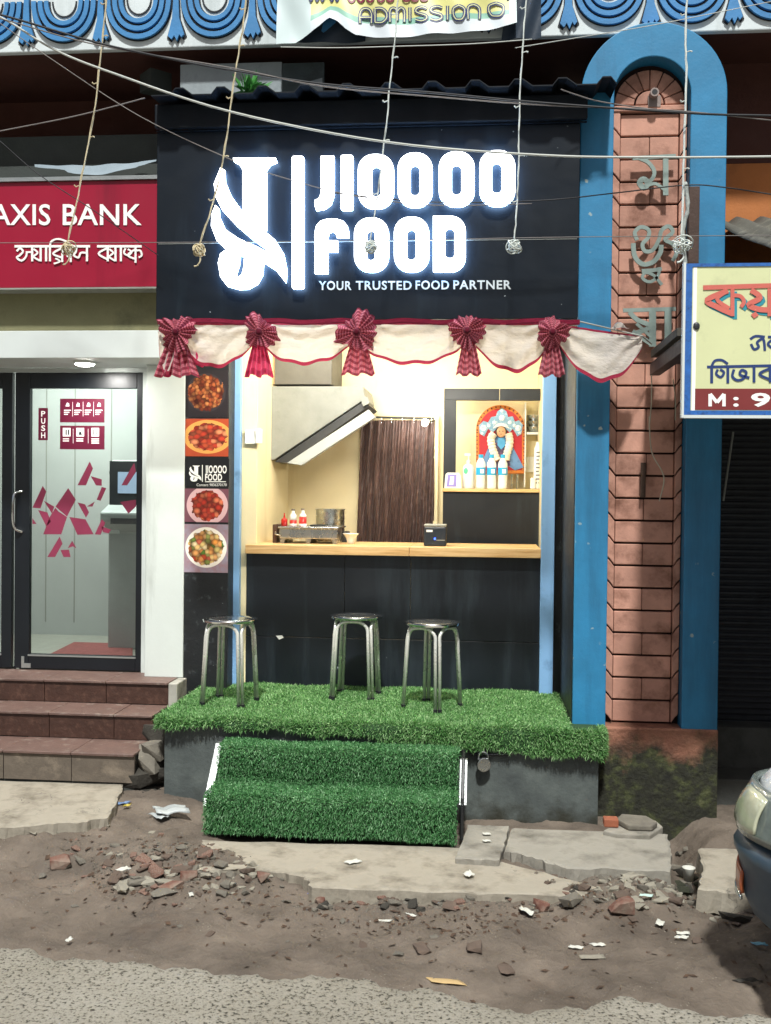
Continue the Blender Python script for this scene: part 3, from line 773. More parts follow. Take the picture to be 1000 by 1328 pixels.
# roof: trapezoid-ribbed sheet
zr = (z_at(250, 122, -.25) + z_at(740, 112, -.25)) / 2
xr0, xr1 = P(191, 130, -.25).x, P(800, 115, -.25).x
rib = (xr1 - xr0) / 11; prof = []
for i in range(11):
    x = xr0 + i * rib
    prof += [(x + .02, 0), (x + rib * .55, 0), (x + rib * .68, .034), (x + rib * .87, .034)]
prof.append((xr1, 0))
mb = MB(); m_ = len(prof)
vs = [(x, -.25, zr + z) for x, z in prof] + [(x, .855, zr + z + .10) for x, z in prof] + [(x, -.25, zr + z + .006) for x, z in prof] + [(x, .855, zr + z + .106) for x, z in prof]
fs = []
for i in range(m_ - 1):
    fs += [(i, i + 1, i + 1 + m_, i + m_), (i + 2 * m_, i + 3 * m_, i + 1 + 3 * m_, i + 1 + 2 * m_), (i, i + 2 * m_, i + 1 + 2 * m_, i + 1), (i + m_, i + 1 + m_, i + 1 + 3 * m_, i + 3 * m_)]
mb.add(vs, fs); mb.build('roof_sheet', MATS['roof_black'], stall)
mb = MB(); mb.box(xr0 + .005, XSR + .03, -.15, -.12, z_at(500, 153, -.22), zr - .002); mb.build('fascia', MATS['roof_black'], stall, bevel=.006)
mb = MB(); mb.box(xr0 + .005, XSR + .03, -.12, -.1, z_at(500, 153, -.22) - .004, z_at(500, 153, -.22)); mb.build('fascia_flashing', MATS['roof_black'], stall)
zf0 = z_at(500, 153, -.22)
# sign box sides, ceiling of the porch
mb = MB(); mb.box(XSL + .031, XSR - .031, -.055, .838, 2.881, 2.93); mb.build('porch_ceiling', MATS['cream_wall'], stall)
mb = MB(); mb.box(XSL + .002, XSL + .03, -.055, .84, z_sb + .031, zr); mb.build('side_cladding', MATS['black_paint'], stall)
mb = MB(); mb.box(XSR - .03, XSR - .002, -.055, .02, z_sb + .031, zr); mb.build('side_cladding', MATS['black_paint'], stall)
# posts, side panels
def up(px0, px1, Y, z0, z1, th, name, m, par=stall, bev=.003):
    mb = MB(); mb.box(P(px0, 650, Y).x, P(px1, 650, Y).x, Y, Y + th, z0, z1); return mb.build(name, m, par, bevel=bev)
zl = 2.879
up(296.5, 311, .80, ZP - .05, zl, .05, 'post', MATS['post_blue'])
up(702.5, 720, .80, ZP - .05, zl, .05, 'post', MATS['post_blue'])
up(236.6, 296, .66, .0, 2.44, .18, 'side_panel', MATS['black_worn'])
up(720.5, 745, .84, ZP - .05, zl, .03, 'side_panel', MATS['black_worn'])
up(311.3, 333, .865, ZP - .05, 2.84, .06, 'jamb', MATS['cream_wall'])
XI0, XI1 = P(333, 650, .93).x, P(703, 650, .90).x + .02
ZC = 2.88
mb = MB(); mb.box(XI0 - .06, XI0, .926, YW + .3, ZP, ZC); mb.build('inner_wall', MATS['cream_wall'], stall)
mb = MB(); mb.box(XI0, XI1 + .5, YW, YW + .05, ZP, ZC); mb.build('inner_wall', MATS['cream_wall'], stall)
mb = MB(); mb.box(XI1, XI1 + .05, .86, YW - .001, ZP, ZC); mb.build('inner_wall', MATS['cream_wall'], stall)
mb = MB(); mb.box(XI0 - .1, XI1 + .06, .84, YW + .06, ZC + .001, ZC + .05); mb.build('ceiling', MATS['cream_wall'], stall)
mb = MB(); mb.box(XI0, XI1, .93, YW, ZP - .04, ZP + .002); mb.build('floor', MATS['concrete'], stall)
mb = MB(); mb.box(P(432, 470, YW).x, P(438, 470, YW).x, YW - .03, YW - .001, z_at(430, 500, YW), ZC); mb.build('conduit', MATS['white_panel'], stall)
# counter: wooden top, black board front in panels with cover seams
m, k, b = special('counter_wood')
tc = k.n('ShaderNodeTexCoord'); mp = k.n('ShaderNodeMapping'); k.l(tc.outputs['Object'], mp.inputs[0]); mp.inputs['Scale'].default_value = (2.2, 18, 40)
gr = k.noise(mp.outputs[0], 1.6, 6, .6)
k.l(k.ramp(gr, [(.3, 'b98d55'), (.45, 'd6ae77'), (.6, 'e2c08c'), (.75, 'c2965d')]), b.inputs['Base Color']); b.inputs['Roughness'].default_value = .4
ctr = thing('counter', 'black panelled serving counter with a light wood top', 'counter', (-.65, 1.1, ZP))
CX0, CX1 = P(318, 712, .80).x, P(702, 715, .80).x - .001
zct = (z_at(318, 705, .80) + z_at(702, 713, .80)) / 2; zcb = zct - .055
xj = P(531, 709, .80).x
for a_, c_ in ((CX0, xj - .001), (xj + .001, CX1)):
    mb = MB(); mb.box(a_, c_, .80, 1.40, zcb, zct); mb.build('top', MATS['counter_wood'], ctr, bevel=.003)
zs = z_at(500, 829, YC)
xs_ = [P(319, 800, YC).x, P(446.5, 800, YC).x, P(532, 800, YC).x, P(701, 800, YC).x]
for i in range(3):
    mb = MB(); mb.box(xs_[i] + .001, xs_[i + 1] - .001, YC, YC + .03, zs + .0015, zcb - .001); mb.build('panel', MATS['counter_black'], ctr, bevel=.002)
mb = MB(); mb.box(xs_[0], xs_[3], YC + .001, YC + .031, ZP - .02, zs - .0015); mb.build('panel', MATS['counter_black'], ctr, bevel=.002)
mb = MB(); mb.box(P(312, 800, .866).x, xs_[0] - .001, YC + .002, YC + .0145, ZP, zcb - .001); o = mb.build('panel', MATS['cream_wall'], ctr)
mb = MB(); plate(mb, [(358, 824.5), (366, 824), (368, 827), (362, 829.5)], YC - .0002, .002); mb.build('chip', MATS['lettering_white'], ctr)

# ------------------------------------------------------------------ sign board with lit channel letters
sg = thing('sign_board', 'black sign board with glowing white logo and letters over the food stall', 'sign', ((XSL + XSR) / 2, -.1, z_sb))
mb = MB(); mb.box(XSL, XSR, -.10, -.056, z_sb, zf0 - .005); mb.build('board', MATS['board_black'], sg, bevel=.003)
zseam = z_at(480, 313, -.10)
mat('letter_face', 'ffffff', .4, var=0, bump=0, emit='f7fbff', es=4.2)
mat('letter_side', 'cfe4ff', .5, var=0, bump=0, emit='a3c8f4', es=11)
YS = -.1185; LT = .022
def chan(name, faces, holes=None):
    """channel letter: white lit face, blue-white glowing sides, standing off the board"""
    mb = MB(); n_ = 0
    for i, f in enumerate(faces):
        t_ = LT - .0012 * i
        if holes and holes[i]:
            mb.ring([P(x, y, YS) for x, y in f], [P(x, y, YS) for x, y in holes[i]], (0, -t_, 0))
        else: plate(mb, f, YS, t_)
    o = mb.build(name, MATS['letter_face'], sg)
    o.data.materials.append(MATS['letter_side'])
    for p in o.data.polygons: p.material_index = 0 if abs(p.normal.y) > .9 and p.center.y < YS - LT * .5 - wloc(sg).y else 1
    return o
def rrect(x0, y0, x1, y1, r, n=7, corners=(1, 1, 1, 1)):
    o = []
    for (cx, cy, a0, on) in ((x1 - r, y0 + r, -90, corners[1]), (x1 - r, y1 - r, 0, corners[2]), (x0 + r, y1 - r, 90, corners[3]), (x0 + r, y0 + r, 180, corners[0])):
        rr = r if on else .6; cx = cx if on else (x1 - rr if a0 in (-90, 0) else x0 + rr); cy = cy if on else (y0 + rr if a0 in (-90, 180) else y1 - rr)
        o += [(cx + rr * math.cos(R(a0 + 90 * i / n)), cy + rr * math.sin(R(a0 + 90 * i / n))) for i in range(n + 1)]
    return o
def letter_o(b, h): return chan('letter', [rrect(*b, 20)], [rrect(*h, 5.5)])
chan('letter', [smoothline([(417, 204), (434, 204), (434, 240), (434, 254), (430, 266), (422, 272), (411, 274), (409, 268), (409, 261), (414, 259), (417, 252), (417, 240)], 1, True)])
chan('letter', [rrect(442.6, 202.8, 458.5, 273.6, 2.5, 3)])
for bb, hh in (((465, 201.6, 511, 271.6), (482.5, 217.5, 494.5, 256.5)), ((516.4, 199.7, 561, 270), (532.6, 216, 544.6, 255)), ((569.5, 198.4, 615.4, 269.2), (586, 215.5, 598.6, 254)), ((622, 196.6, 668, 268.6), (638, 213, 650.5, 252)),
               ((460, 283.6, 504.5, 353.8), (476.5, 300, 487, 339)), ((511.6, 282.6, 556.6, 353.6), (528, 299, 539.5, 338.5))):
    letter_o(bb, hh)
chan('letter', [rrect(562, 281.4, 604, 353.4, 19, 7, (0, 1, 1, 0))], [rrect(577.6, 297.6, 589.6, 336, 5)])
chan('letter', [[(409, 355.5), (409, 303), (411, 294), (417, 287.5), (426, 285), (437, 285), (446, 288), (451, 294), (453, 302), (453, 309), (437.5, 309), (436.5, 304), (432, 301), (427.5, 303), (426, 308), (426, 313), (439, 313), (439, 327.6), (426, 327.6), (426, 355.5)]])
chan('divider_bar', [rrect(379.5, 204, 395, 375.5, 3, 4)])
q4 = lambda L: [(200 + x * .3, 150 + y * .3) for x, y in L]
LOGO = [q4([(345, 188), (528, 188), (534, 205), (505, 216), (488, 240), (488, 500), (386, 425), (386, 240), (372, 214), (348, 203)]),
        q4([(280, 640), (290, 600), (315, 582), (340, 590), (358, 607), (374, 613), (370, 650), (357, 690), (365, 703), (382, 690), (391, 655), (392, 622), (430, 632), (475, 640), (472, 690), (450, 730), (410, 752), (370, 754), (320, 740), (290, 700)]),
        q4([(290, 230), (308, 240), (310, 290), (335, 350), (390, 425), (460, 485), (525, 540), (562, 600), (576, 670), (572, 725), (560, 680), (530, 630), (500, 590), (430, 540), (360, 480), (300, 415), (270, 355), (262, 300)]),
        q4([(268, 390), (283, 405), (285, 440), (310, 495), (370, 535), (450, 570), (510, 602), (545, 650), (565, 700), (570, 722), (530, 672), (480, 640), (400, 615), (330, 595), (275, 545), (250, 480), (252, 430)])]
chan('logo', LOGO)
for wd_, xa_, xb_ in (('YOUR', 413.5, 456), ('TRUSTED', 461.5, 534), ('FOOD', 539, 582.5), ('PARTNER', 588, 663)):
    mb = MB(); text_px(mb, wd_, xa_, xb_, 364.5 - (xa_ - 413) * .006, 375.8 - (xa_ - 413) * .006, -.1015, .001, .022, 1.12); mb.build('tagline', mat('tagline_white', 'dfe8ea', .5, var=.04, bump=0), sg)
mb = MB(); mb.box(XSL + .01, XSR - .01, -.1012, -.1002, zseam - .0012, zseam + .0012); mb.build('seam', MATS['grey_trim'], sg)

# ------------------------------------------------------------------ cloth bunting
def cloth(name, c, c2, hem=.07, checks=0, tr=.35):
    m, k, b = special(name)
    uv = k.n('ShaderNodeTexCoord').outputs['UV']; sp = k.n('ShaderNodeSeparateXYZ'); k.l(uv, sp.inputs[0])
    if checks:
        f = k.math('GREATER_THAN', k.math('FRACT', k.math('MULTIPLY', sp.outputs[1], checks)), .52)
        f2 = k.math('GREATER_THAN', k.math('FRACT', k.math('MULTIPLY', sp.outputs[0], checks * 3)), .62)
        f = k.math('MAXIMUM', k.math('MULTIPLY', f, .85), k.math('MULTIPLY', f2, .35))
    else:
        f = k.math('GREATER_THAN', sp.outputs[1], 1 - hem)
        f = k.math('MAXIMUM', f, k.math('LESS_THAN', sp.outputs[1], .045))
    cc = k.mix(f, lin(c), lin(c2))
    k.l(cc, b.inputs['Base Color']); b.inputs['Roughness'].default_value = .85; b.inputs['Specular IOR Level'].default_value = .15
    obj_ = k.n('ShaderNodeTexCoord').outputs['Object']; mpb = k.n('ShaderNodeMapping'); k.l(obj_, mpb.inputs[0]); mpb.inputs['Scale'].default_value = (1, 1, 2.2); mpb.inputs['Rotation'].default_value = (0, .6, 0)
    bpc = k.n('ShaderNodeBump'); bpc.inputs['Strength'].default_value = .8; bpc.inputs['Distance'].default_value = .012; k.l(k.noise(mpb.outputs[0], 22, 5, .6), bpc.inputs['Height']); k.l(bpc.outputs[0], b.inputs['Normal'])
    b.inputs['Sheen Weight'].default_value = .2
    t = k.n('ShaderNodeBsdfTranslucent'); k.l(cc, t.inputs[0]); k.l(bpc.outputs[0], t.inputs['Normal'])
    mx = k.n('ShaderNodeMixShader'); mx.inputs[0].default_value = tr
    k.l(b.outputs[0], mx.inputs[1]); k.l(t.outputs[0], mx.inputs[2]); k.l(mx.outputs[0], m.node_tree.nodes['Material Output'].inputs[0])
    return m
cloth('bunting_white', 'e2dad0', 'a8324c', .085, tr=.5); cloth('bunting_check', 'd9808f', '8c1f3a', checks=7); cloth('bunting_pink', 'e0557f', 'c02a58', checks=3); cloth('bunting_band', '8c2440', '6e1a30', .3)
bun = thing('bunting', 'white and maroon cloth bunting with pleated rosettes under the sign board', 'bunting', ((XSL + XSR) / 2, -.12, z_sb))
YBN = -.135
def swag(xa, ya, xb, yb, ybot, ph, skew=.5):
    def f(u, v):
        uu = u ** (.85 + .35 * (math.sin(ph * 3.1) * .5 + .5)); s = (4 * uu * (1 - uu)) ** (.7 + .2 * math.sin(ph))
        mid = ya + (yb - ya) * u
        yy = mid + v * (s * (ybot - mid) + (1 - s) * 14 + 1.6 * math.sin(u * 23 + ph) * s)
        xx = xa + (xb - xa) * u
        W_, H_ = abs(xb - xa), ybot - mid
        a1 = math.atan2(v * s * H_ + 3, u * W_ + 2); a2 = math.atan2(v * s * H_ + 3, (1 - u) * W_ + 2)
        fold = .010 * math.sin(a1 * 15 + ph) * math.exp(-u * 2.6) + .010 * math.sin(a2 * 14 + ph * 1.3) * math.exp(-(1 - u) * 2.6) + .005 * s * math.sin(v * 13 + math.sin(u * 4 + ph)) + .0025 * math.sin(u * 31 + v * 17 + ph)
        fold0 = .006 * v * math.sin(9 * v + 1.2 * u + ph) * s + .009 * math.sin((u - skew) * 26 * (1.3 - v) + ph) * (1 - s * .75) * v ** .4 + .003 * math.sin(u * 47 + v * 12 + ph) + .004 * math.sin(23 * v * (.4 + s) + ph)
        return P(xx, yy, YBN) + Vector((0, -fold - .035 * s * v, 0))
    mb = MB(); mb.grid(f, 64, 26); return mb.build('swag', MATS['bunting_white'], bun, smooth=True)
ros = [(231, 432, 24), (338, 432, 22), (464, 432, 25), (606, 430, 22), (716, 432, 22)]
ends = [(206, 420)] + [(x, 419) for x, _, _ in ros] + [(833, 436)]
bots = [488, 478, 474, 474, 484, 496]
for i in range(6):
    swag(ends[i][0], ends[i][1], ends[i + 1][0], ends[i + 1][1], bots[i], i * 1.7, .3 + .1 * i)
mb = MB()
def topband(u, v): return P(204 + u * 548, 413.5 + v * 7 + 1.2 * math.sin(u * 40), YBN - .012) + Vector((0, -.005 * math.sin(u * 90), 0))
mb.grid(topband, 90, 2); mb.build('top_band', MATS['bunting_band'], bun, smooth=True)
for i, (x, y, r_) in enumerate(ros):
    rr = r_ / 252.0 * 1.02; c_ = P(x, y, YBN - .03); r0 = random.Random(i + 3)
    tx = x + r0.uniform(-2, 3); wd = (30, 19, 22, 17, 18)[i]; yb = (486, 486, 484, 485, 486)[i]
    def tail(u, v):
        sp_ = (.22 + .78 * v ** .8)
        xx = tx + (u - .5) * 2 * wd * sp_
        yy = y + 2 + v * (yb - y) + 2.0 * math.sin(u * 14 + i)
        return P(xx, yy, YBN - .02) + Vector((0, -.014 * math.sin(u * 2 * math.pi * 5 + i) * (.4 + v * .8) - .01, 0))
    mb = MB(); mb.grid(tail, 60, 14)
    tl = mb.build('rosette_tail', MATS['bunting_check' if i != 1 else 'bunting_pink'], bun, smooth=True)
    if i == 0:
        def skirt(u, v):
            return P(212 + u * 62, 458 + v * (30 - 18 * u) + 3 * math.sin(u * 17), YBN - .008) + Vector((0, -.012 * math.sin(u * 2 * math.pi * 6), 0))
        mb = MB(); mb.grid(skirt, 50, 6); mb.build('rosette_skirt', MATS['bunting_pink'], bun, smooth=True)
    npl = (15, 17, 16, 18, 15)[i]; jit = [r0.uniform(.78, 1.12) for _ in range(npl)]
    def disc(u, v):
        a = 2 * math.pi * u; kk = int(u * npl) % npl; q_ = rr * (v ** .8) * (1 + .07 * math.sin(npl * a + i) * v + .13 * math.sin(3 * a + i * 2) * v) * (jit[kk] * (1 - (u * npl) % 1) + jit[(kk + 1) % npl] * ((u * npl) % 1))
        y_ = -.022 * math.sin(npl * a + 2.0 * v * math.sin(5 * a + i)) * (v ** .7) - .030 * (1 - v) + .020 * v * v * math.sin(2 * a + i)
        return Vector((c_.x + q_ * math.cos(a), c_.y + y_ - .012, c_.z + q_ * math.sin(a) * .98))
    mb = MB(); mb.grid(disc, npl * 6, 8); mb.build('rosette', MATS['bunting_check'], bun, smooth=True)
    mb = MB(); mb.ball((c_.x, c_.y - .05, c_.z), .016, .012, .016); mb.build('rosette_knot', MATS['bunting_band'], bun, smooth=True)
mb = MB(); c_ = P(802, 421, YBN - .01)
mb.grid(lambda u, v: c_ + Vector(((.07 * (u - .5)) + .02 * v, -.01 - .012 * math.sin(u * 9 + v * 5), .035 * math.sin(math.pi * u) * (1 - v) - .02)), 16, 6)
mb.build('gathered_end', MATS['bunting_white'], bun, smooth=True)
mb = MB(); mb.tube([P(203, 416, -.118), P(752, 417, -.118), P(833, 436, -.16), P(845, 446, -.05)], .004, 6); mb.build('tie_cord', MATS['grey_trim'], bun)

# ------------------------------------------------------------------ menu posters on the black side panel
def food_mat(name, bg, plate_c, pr, cols, fr=.34, asp=1.0, c0=(.5, .5), scale=9, lift=0):
    m, k, b = special(name)
    uv = k.n('ShaderNodeTexCoord').outputs['UV']; mp = k.n('ShaderNodeMapping'); k.l(uv, mp.inputs[0])
    mp.inputs['Location'].default_value = (-c0[0], -c0[1] * asp, 0); mp.inputs['Scale'].default_value = (1, asp, 1)
    ln = k.n('ShaderNodeVectorMath'); ln.operation = 'LENGTH'; k.l(mp.outputs[0], ln.inputs[0]); d = ln.outputs['Value']
    vor = k.n('ShaderNodeTexVoronoi'); vor.inputs['Scale'].default_value = scale; k.l(mp.outputs[0], vor.inputs['Vector'])
    sx = k.n('ShaderNodeSeparateXYZ'); k.l(vor.outputs['Color'], sx.inputs[0])
    st_ = [((i + .5) / len(cols) if i else 0.0, c) for i, c in enumerate(cols)]
    food = k.ramp(sx.outputs[0], st_)
    food = k.mix(k.ramp(vor.outputs['Distance'], [(.25, 0.0), (.75, .8)]), food, lin('3a120a'))
    dd = k.math('ADD', d, k.math('MULTIPLY', k.math('SUBTRACT', k.noise(mp.outputs[0], 7, 3), .5), .22))
    inf = k.math('LESS_THAN', dd, fr); inp = k.math('LESS_THAN', d, pr)
    bgn = k.mix(k.noise(uv, 5, 3), lin(bg[0]), lin(bg[1]))
    c = k.mix(inp, bgn, lin(plate_c)); c = k.mix(inf, c, food)
    k.l(c, b.inputs['Base Color']); b.inputs['Roughness'].default_value = .4
    return m
def poster(name, x0, y0, x1, y1, m, label, Y=.6575):
    a, b_ = P(x0, y0, Y), P(x1, y1, Y); mb = MB()
    mb.grid(lambda u, v: Vector((a.x + (b_.x - a.x) * u, Y, b_.z + (a.z - b_.z) * v)), 1, 1)
    return one(name, mb, m, label, 'poster', 'menu posters beside the counter', solid=.002)
poster('menu_poster', 241, 480, 295.5, 541, food_mat('food_dark', ('1d1a1e', '2a2428'), '332d31', .46, ['5a1d10', 'a8532c', 'd08a52', '3b1208', 'c47a46', '6d2412'], .42, 1.1, (.48, .52), 12), 'topmost menu poster, brown fried pieces on a dark plate')
poster('menu_poster', 240.5, 543, 296, 592, food_mat('food_orange', ('9c3a22', 'b3502e'), 'd69a50', .56, ['8c1f14', 'c2402a', 'd8603c', '5a1008', 'e08a60'], .45, 1.25, (.52, .52), 7), 'orange menu poster of red fried strips, second from top')
lp = poster('menu_poster', 239.5, 594.5, 297, 631, mat('poster_black', '15161a', .4, var=.1, bump=0), 'black menu poster with the small white stall logo')
poster('menu_poster', 239.5, 633.5, 296, 677.5, food_mat('food_pink', ('6b4250', '7d4f58'), 'd9b2b4', .47, ['8f2016', 'bb3423', 'd2553c', '7a1a12', 'dd7a55'], .36, .8, (.52, .5), 9), 'menu poster of red pieces on a pink oval plate, below the logo poster')
poster('menu_poster', 239, 679.5, 295.5, 743, food_mat('food_white', ('93a5bb', '9c4a35'), 'ece4d8', .47, ['c8702e', 'e6c27c', '4f7a2a', 'b83a1e', 'ead9a8', 'd98c3c'], .40, 1.12, (.5, .52), 9), 'lowest menu poster, colourful pasta in a white bowl')
mb = MB()
sc_ = lambda L: [(245 + (x - 274) * .165, 603.5 + (y - 204) * .122) for x, y in L]
for i, f in enumerate(LOGO): plate(mb, sc_(f), .6553 - .0002 * i, .0004)
plate(mb, rect(262, 603, 263, 625), .6553, .0004)
text_px(mb, 'JIOOOO', 266, 294, 603.5, 613.5, .6553, .0004, .03, 1.05); text_px(mb, 'FOOD', 266, 288, 614.5, 623, .6553, .0004, .03, 1.05)
plate(mb, rect(266, 624.2, 293, 625.2), .6553, .0004); text_px(mb, 'Contact: 9836270170', 255, 294, 627, 630.4, .6553, .0004)
mb.build('print', MATS['lettering_white'], lp)
# ------------------------------------------------------------------ inside the stall
mat('plastic_white', 'e4e6e2', .35, var=.04, bump=0)
mat('steel', 'b9bcbb', .28, metal=1, var=.08, scale=9, bump=.04)
mat('dark_item', '2a2c2e', .5, var=.15)
mat('sauce_red', 'b01f1c', .3, var=.12, bump=0)
mat('clear_plastic', 'dfe6e4', .2, var=.04, bump=0)
# lamps
tl = thing('tube_light', 'tube light on the stall ceiling behind the bunting', 'lamp', (-.75, 1.15, 2.83))
mb = MB(); mb.box(-1.35, -.15, 1.12, 1.18, 2.845, 2.8805); mb.build('fixture', MATS['plastic_white'], tl)
mb = MB(); mb.tube([(-1.33, 1.15, 2.83), (-.17, 1.15, 2.83)], .014, 10); mb.build('tube', MATS['lamp_glow'], tl)
area('tube_glow', (-.75, 1.15, 2.81), 1.15, .06, 4, (1, .95, .84), par=tl)
pl_ = thing('tube_light', 'tube light fixed behind the lower edge of the sign board', 'lamp', (-.65, -.03, 2.56))
mb = MB(); mb.box(-1.25, -.05, -.054, -.025, 2.54, 2.58); mb.build('fixture', MATS['plastic_white'], pl_)
mb = MB(); mb.tube([(-1.23, -.01, 2.56), (-.07, -.01, 2.56)], .014, 10); mb.build('tube', MATS['lamp_glow'], pl_)
area('tube_glow', (-.65, .012, 2.55), 1.15, .05, 22, (1, .945, .81), rot=(R(58), 0, 0), par=pl_)
bc = P(551, 548, 1.80)
bl = thing('bulb', 'lit round bulb hanging by the brown curtain rod', 'lamp', bc)
mb = MB(); mb.ball(bc, .022, .022, .026, 14, 10); mb.build('globe', MATS['lamp_glow'], bl, smooth=True)
mb = MB(); mb.tube([bc + Vector((.028, 0, .004)), bc + Vector((.012, 0, .002))], .012, 10); mb.build('cap', MATS['plastic_white'], bl)
mb = MB(); mb.tube([bc + Vector((.028, 0, .004)), P(566, 545, 1.93)], .006, 6); mb.build('bracket', MATS['dark_item'], bl)
pl = bpy.data.lights.new('bulb_glow', 'POINT'); pl.energy = 3; pl.shadow_soft_size = .03; pl.color = (1, .95, .84)
po = bpy.data.objects.new('bulb_glow', pl); C.objects.link(po); po.parent = bl; po.location = (-.005, -.05, 0)
# curtain
cu = thing('curtain', 'brown crinkled curtain hanging in the kitchen doorway', 'curtain', P(512, 706, 1.90))
def curt(u, v):
    xx = 463 + 6 * (1 - v) * 1.0 + u * (564 - 463 - 6 * (1 - v))
    p = P(xx - 1.5 * v, 545 + v * 175, 1.90)
    return p + Vector((0, -.018 * math.sin(u * 58 + 1.5 * math.sin(v * 5)) * (.6 + .4 * math.sin(u * 9)) - .006 * math.sin(u * 160 + v * 11) + .004 * math.sin(v * 90 + u * 40), 0))
m, k, b = special('curtain_brown')
co = k.n('ShaderNodeTexCoord').outputs['Object']; mp = k.n('ShaderNodeMapping'); k.l(co, mp.inputs[0]); mp.inputs['Scale'].default_value = (30, 30, 2.5)
f = k.noise(mp.outputs[0], 1.4, 6, .7)
k.l(k.ramp(f, [(.3, '2a1a17'), (.55, '4c342e'), (.8, '75574c')]), b.inputs['Base Color']); b.inputs['Roughness'].default_value = .45; b.inputs['Sheen Weight'].default_value = .15
bp = k.n('ShaderNodeBump'); bp.inputs['Strength'].default_value = .6; bp.inputs['Distance'].default_value = .01; k.l(f, bp.inputs['Height']); k.l(bp.outputs[0], b.inputs['Normal'])
mb = MB(); mb.grid(curt, 150, 40); mb.build('cloth', m, cu, smooth=True)
mb = MB(); mb.tube([P(484, 541, 1.91), P(567, 543, 1.91)], .007, 8); mb.build('rod', MATS['dark_item'], cu)
for px in (495, 508, 522, 537, 560):
    mb = MB(); a = P(px, 543, 1.91); mb.tube([a + Vector((0, 0, .012)), a + Vector((0, -.004, -.03))], .004, 6); mb.build('ring', MATS['steel'], cu)
mb = MB(); a, b_ = P(563.5, 545, 1.94), P(569, 545, 1.94); mb.box(a.x, b_.x, 1.90, 1.949, ZP, a.z + .02); mb.build('door_trim', MATS['cream_wall'], cu)
# exhaust hood and duct box
hd = thing('exhaust_hood', 'grey sheet metal exhaust hood sloping over the stove', 'hood', P(400, 604, 1.6))
mb = MB(); mb.prism([P(x, y, 1.35) for x, y in ((334, 501), (471, 501), (474, 517), (356, 596), (334, 597))], (0, .55, 0)); mb.build('canopy', MATS['hood_steel'], hd, bevel=.004)
mb = MB(); mb.prism([P(x, y, 1.37) for x, y in ((356, 599), (474, 519), (479, 526), (374, 600))], (0, .5, 0)); mb.build('dark_gap', MATS['dark_item'], hd)  # dark slab stands in for the shade in the gap under the canopy
mb = MB(); mb.prism([P(x, y, 1.30) for x, y in ((372, 600.5), (478, 531), (487, 541), (391, 603.5))], (0, .06, 0)); mb.build('gutter', mat('gutter_grey', 'a7adae', .4, var=.06), hd, bevel=.003)
mb = MB(); mb.prism([P(x, y, 1.32) for x, y in ((467, 517), (476, 514), (480, 522), (471, 527))], (0, .02, 0)); mb.build('bracket', MATS['hood_steel'], hd)
mb = MB(); a, b_ = P(334, 440, 1.40), P(430, 499, 1.40); mb.box(a.x, b_.x, 1.40, 1.9, b_.z + .002, 2.86); mb.build('duct_box', mat('duct_grey', '5d5a53', .6, metal=.2, var=.15), hd, bevel=.004)
mb = MB(); a, b_ = P(334, 440, 1.39), P(356, 499, 1.39); mb.box(a.x, b_.x, 1.37, 1.399, b_.z + .003, 2.86); mb.build('duct_cover', mat('ply', 'a58a62', .7, var=.15), hd)
# switch box
sw = MB(); prect(sw, 319, 558, 333, 576, .862, .03); swo = one('switch_box', sw, MATS['plastic_white'], 'white switch box on the cream jamb under the hood', 'switch box', bevel=.004)
sw = MB(); prect(sw, 333.5, 556.5, 340.5, 575, .86, .045); sw.build('cover', MATS['plastic_white'], swo, bevel=.003)
# stove
zc_ = zct
def on(px, Y): return P(px, 700, Y).x
stv = thing('gas_stove', 'steel two-burner stove standing on the counter', 'stove', (on(400, 1.15), 1.15, zc_))
x0, x1 = on(363, 1.02), on(438, 1.02); hz = z_at(400, 683, 1.02) - zc_
for a_ in (x0 + .004, (x0 + x1) / 2 - .015, x1 - .03):
    mb = MB(); mb.prism([(a_, 1.02, zc_), (a_ + .022, 1.02, zc_), (a_ + .03, 1.02, zc_ + .03), (a_ - .006, 1.02, zc_ + .03)], (0, .3, 0)); mb.build('leg', MATS['steel'], stv)
mb = MB(); mb.box(x0, x1, 1.0, 1.34, zc_ + .03, zc_ + hz - .012); mb.build('body', MATS['steel'], stv, bevel=.006)
mb = MB(); mb.box(x0 - .006, x1 + .008, .99, 1.35, zc_ + hz - .0115, zc_ + hz); mb.build('top_plate', MATS['steel'], stv, bevel=.003)
mb = MB(); mb.tube([(x0 - .004, 1.03, zc_ + .05), (x0 - .03, 1.03, zc_ + .055), (x0 - .035, 1.06, zc_ + .075)], .006, 6); mb.build('gas_pipe', MATS['steel'], stv)
mb = MB(); xm = on(412, 1.12); mb.lathe([(.05, 0), (.052, .008), (.03, .012)], (xm, 1.12, zc_ + hz + .0003), 18); mb.build('burner', MATS['dark_item'], stv)
mb = MB(); mb.box(on(355.5, 1.1), on(361, 1.1), 1.05, 1.2, zc_, zc_ + .115); one('wooden_block', mb, mat('brown_wood', '4a3428', .6), 'small dark brown wooden board standing at the stove end', 'board', bevel=.003)
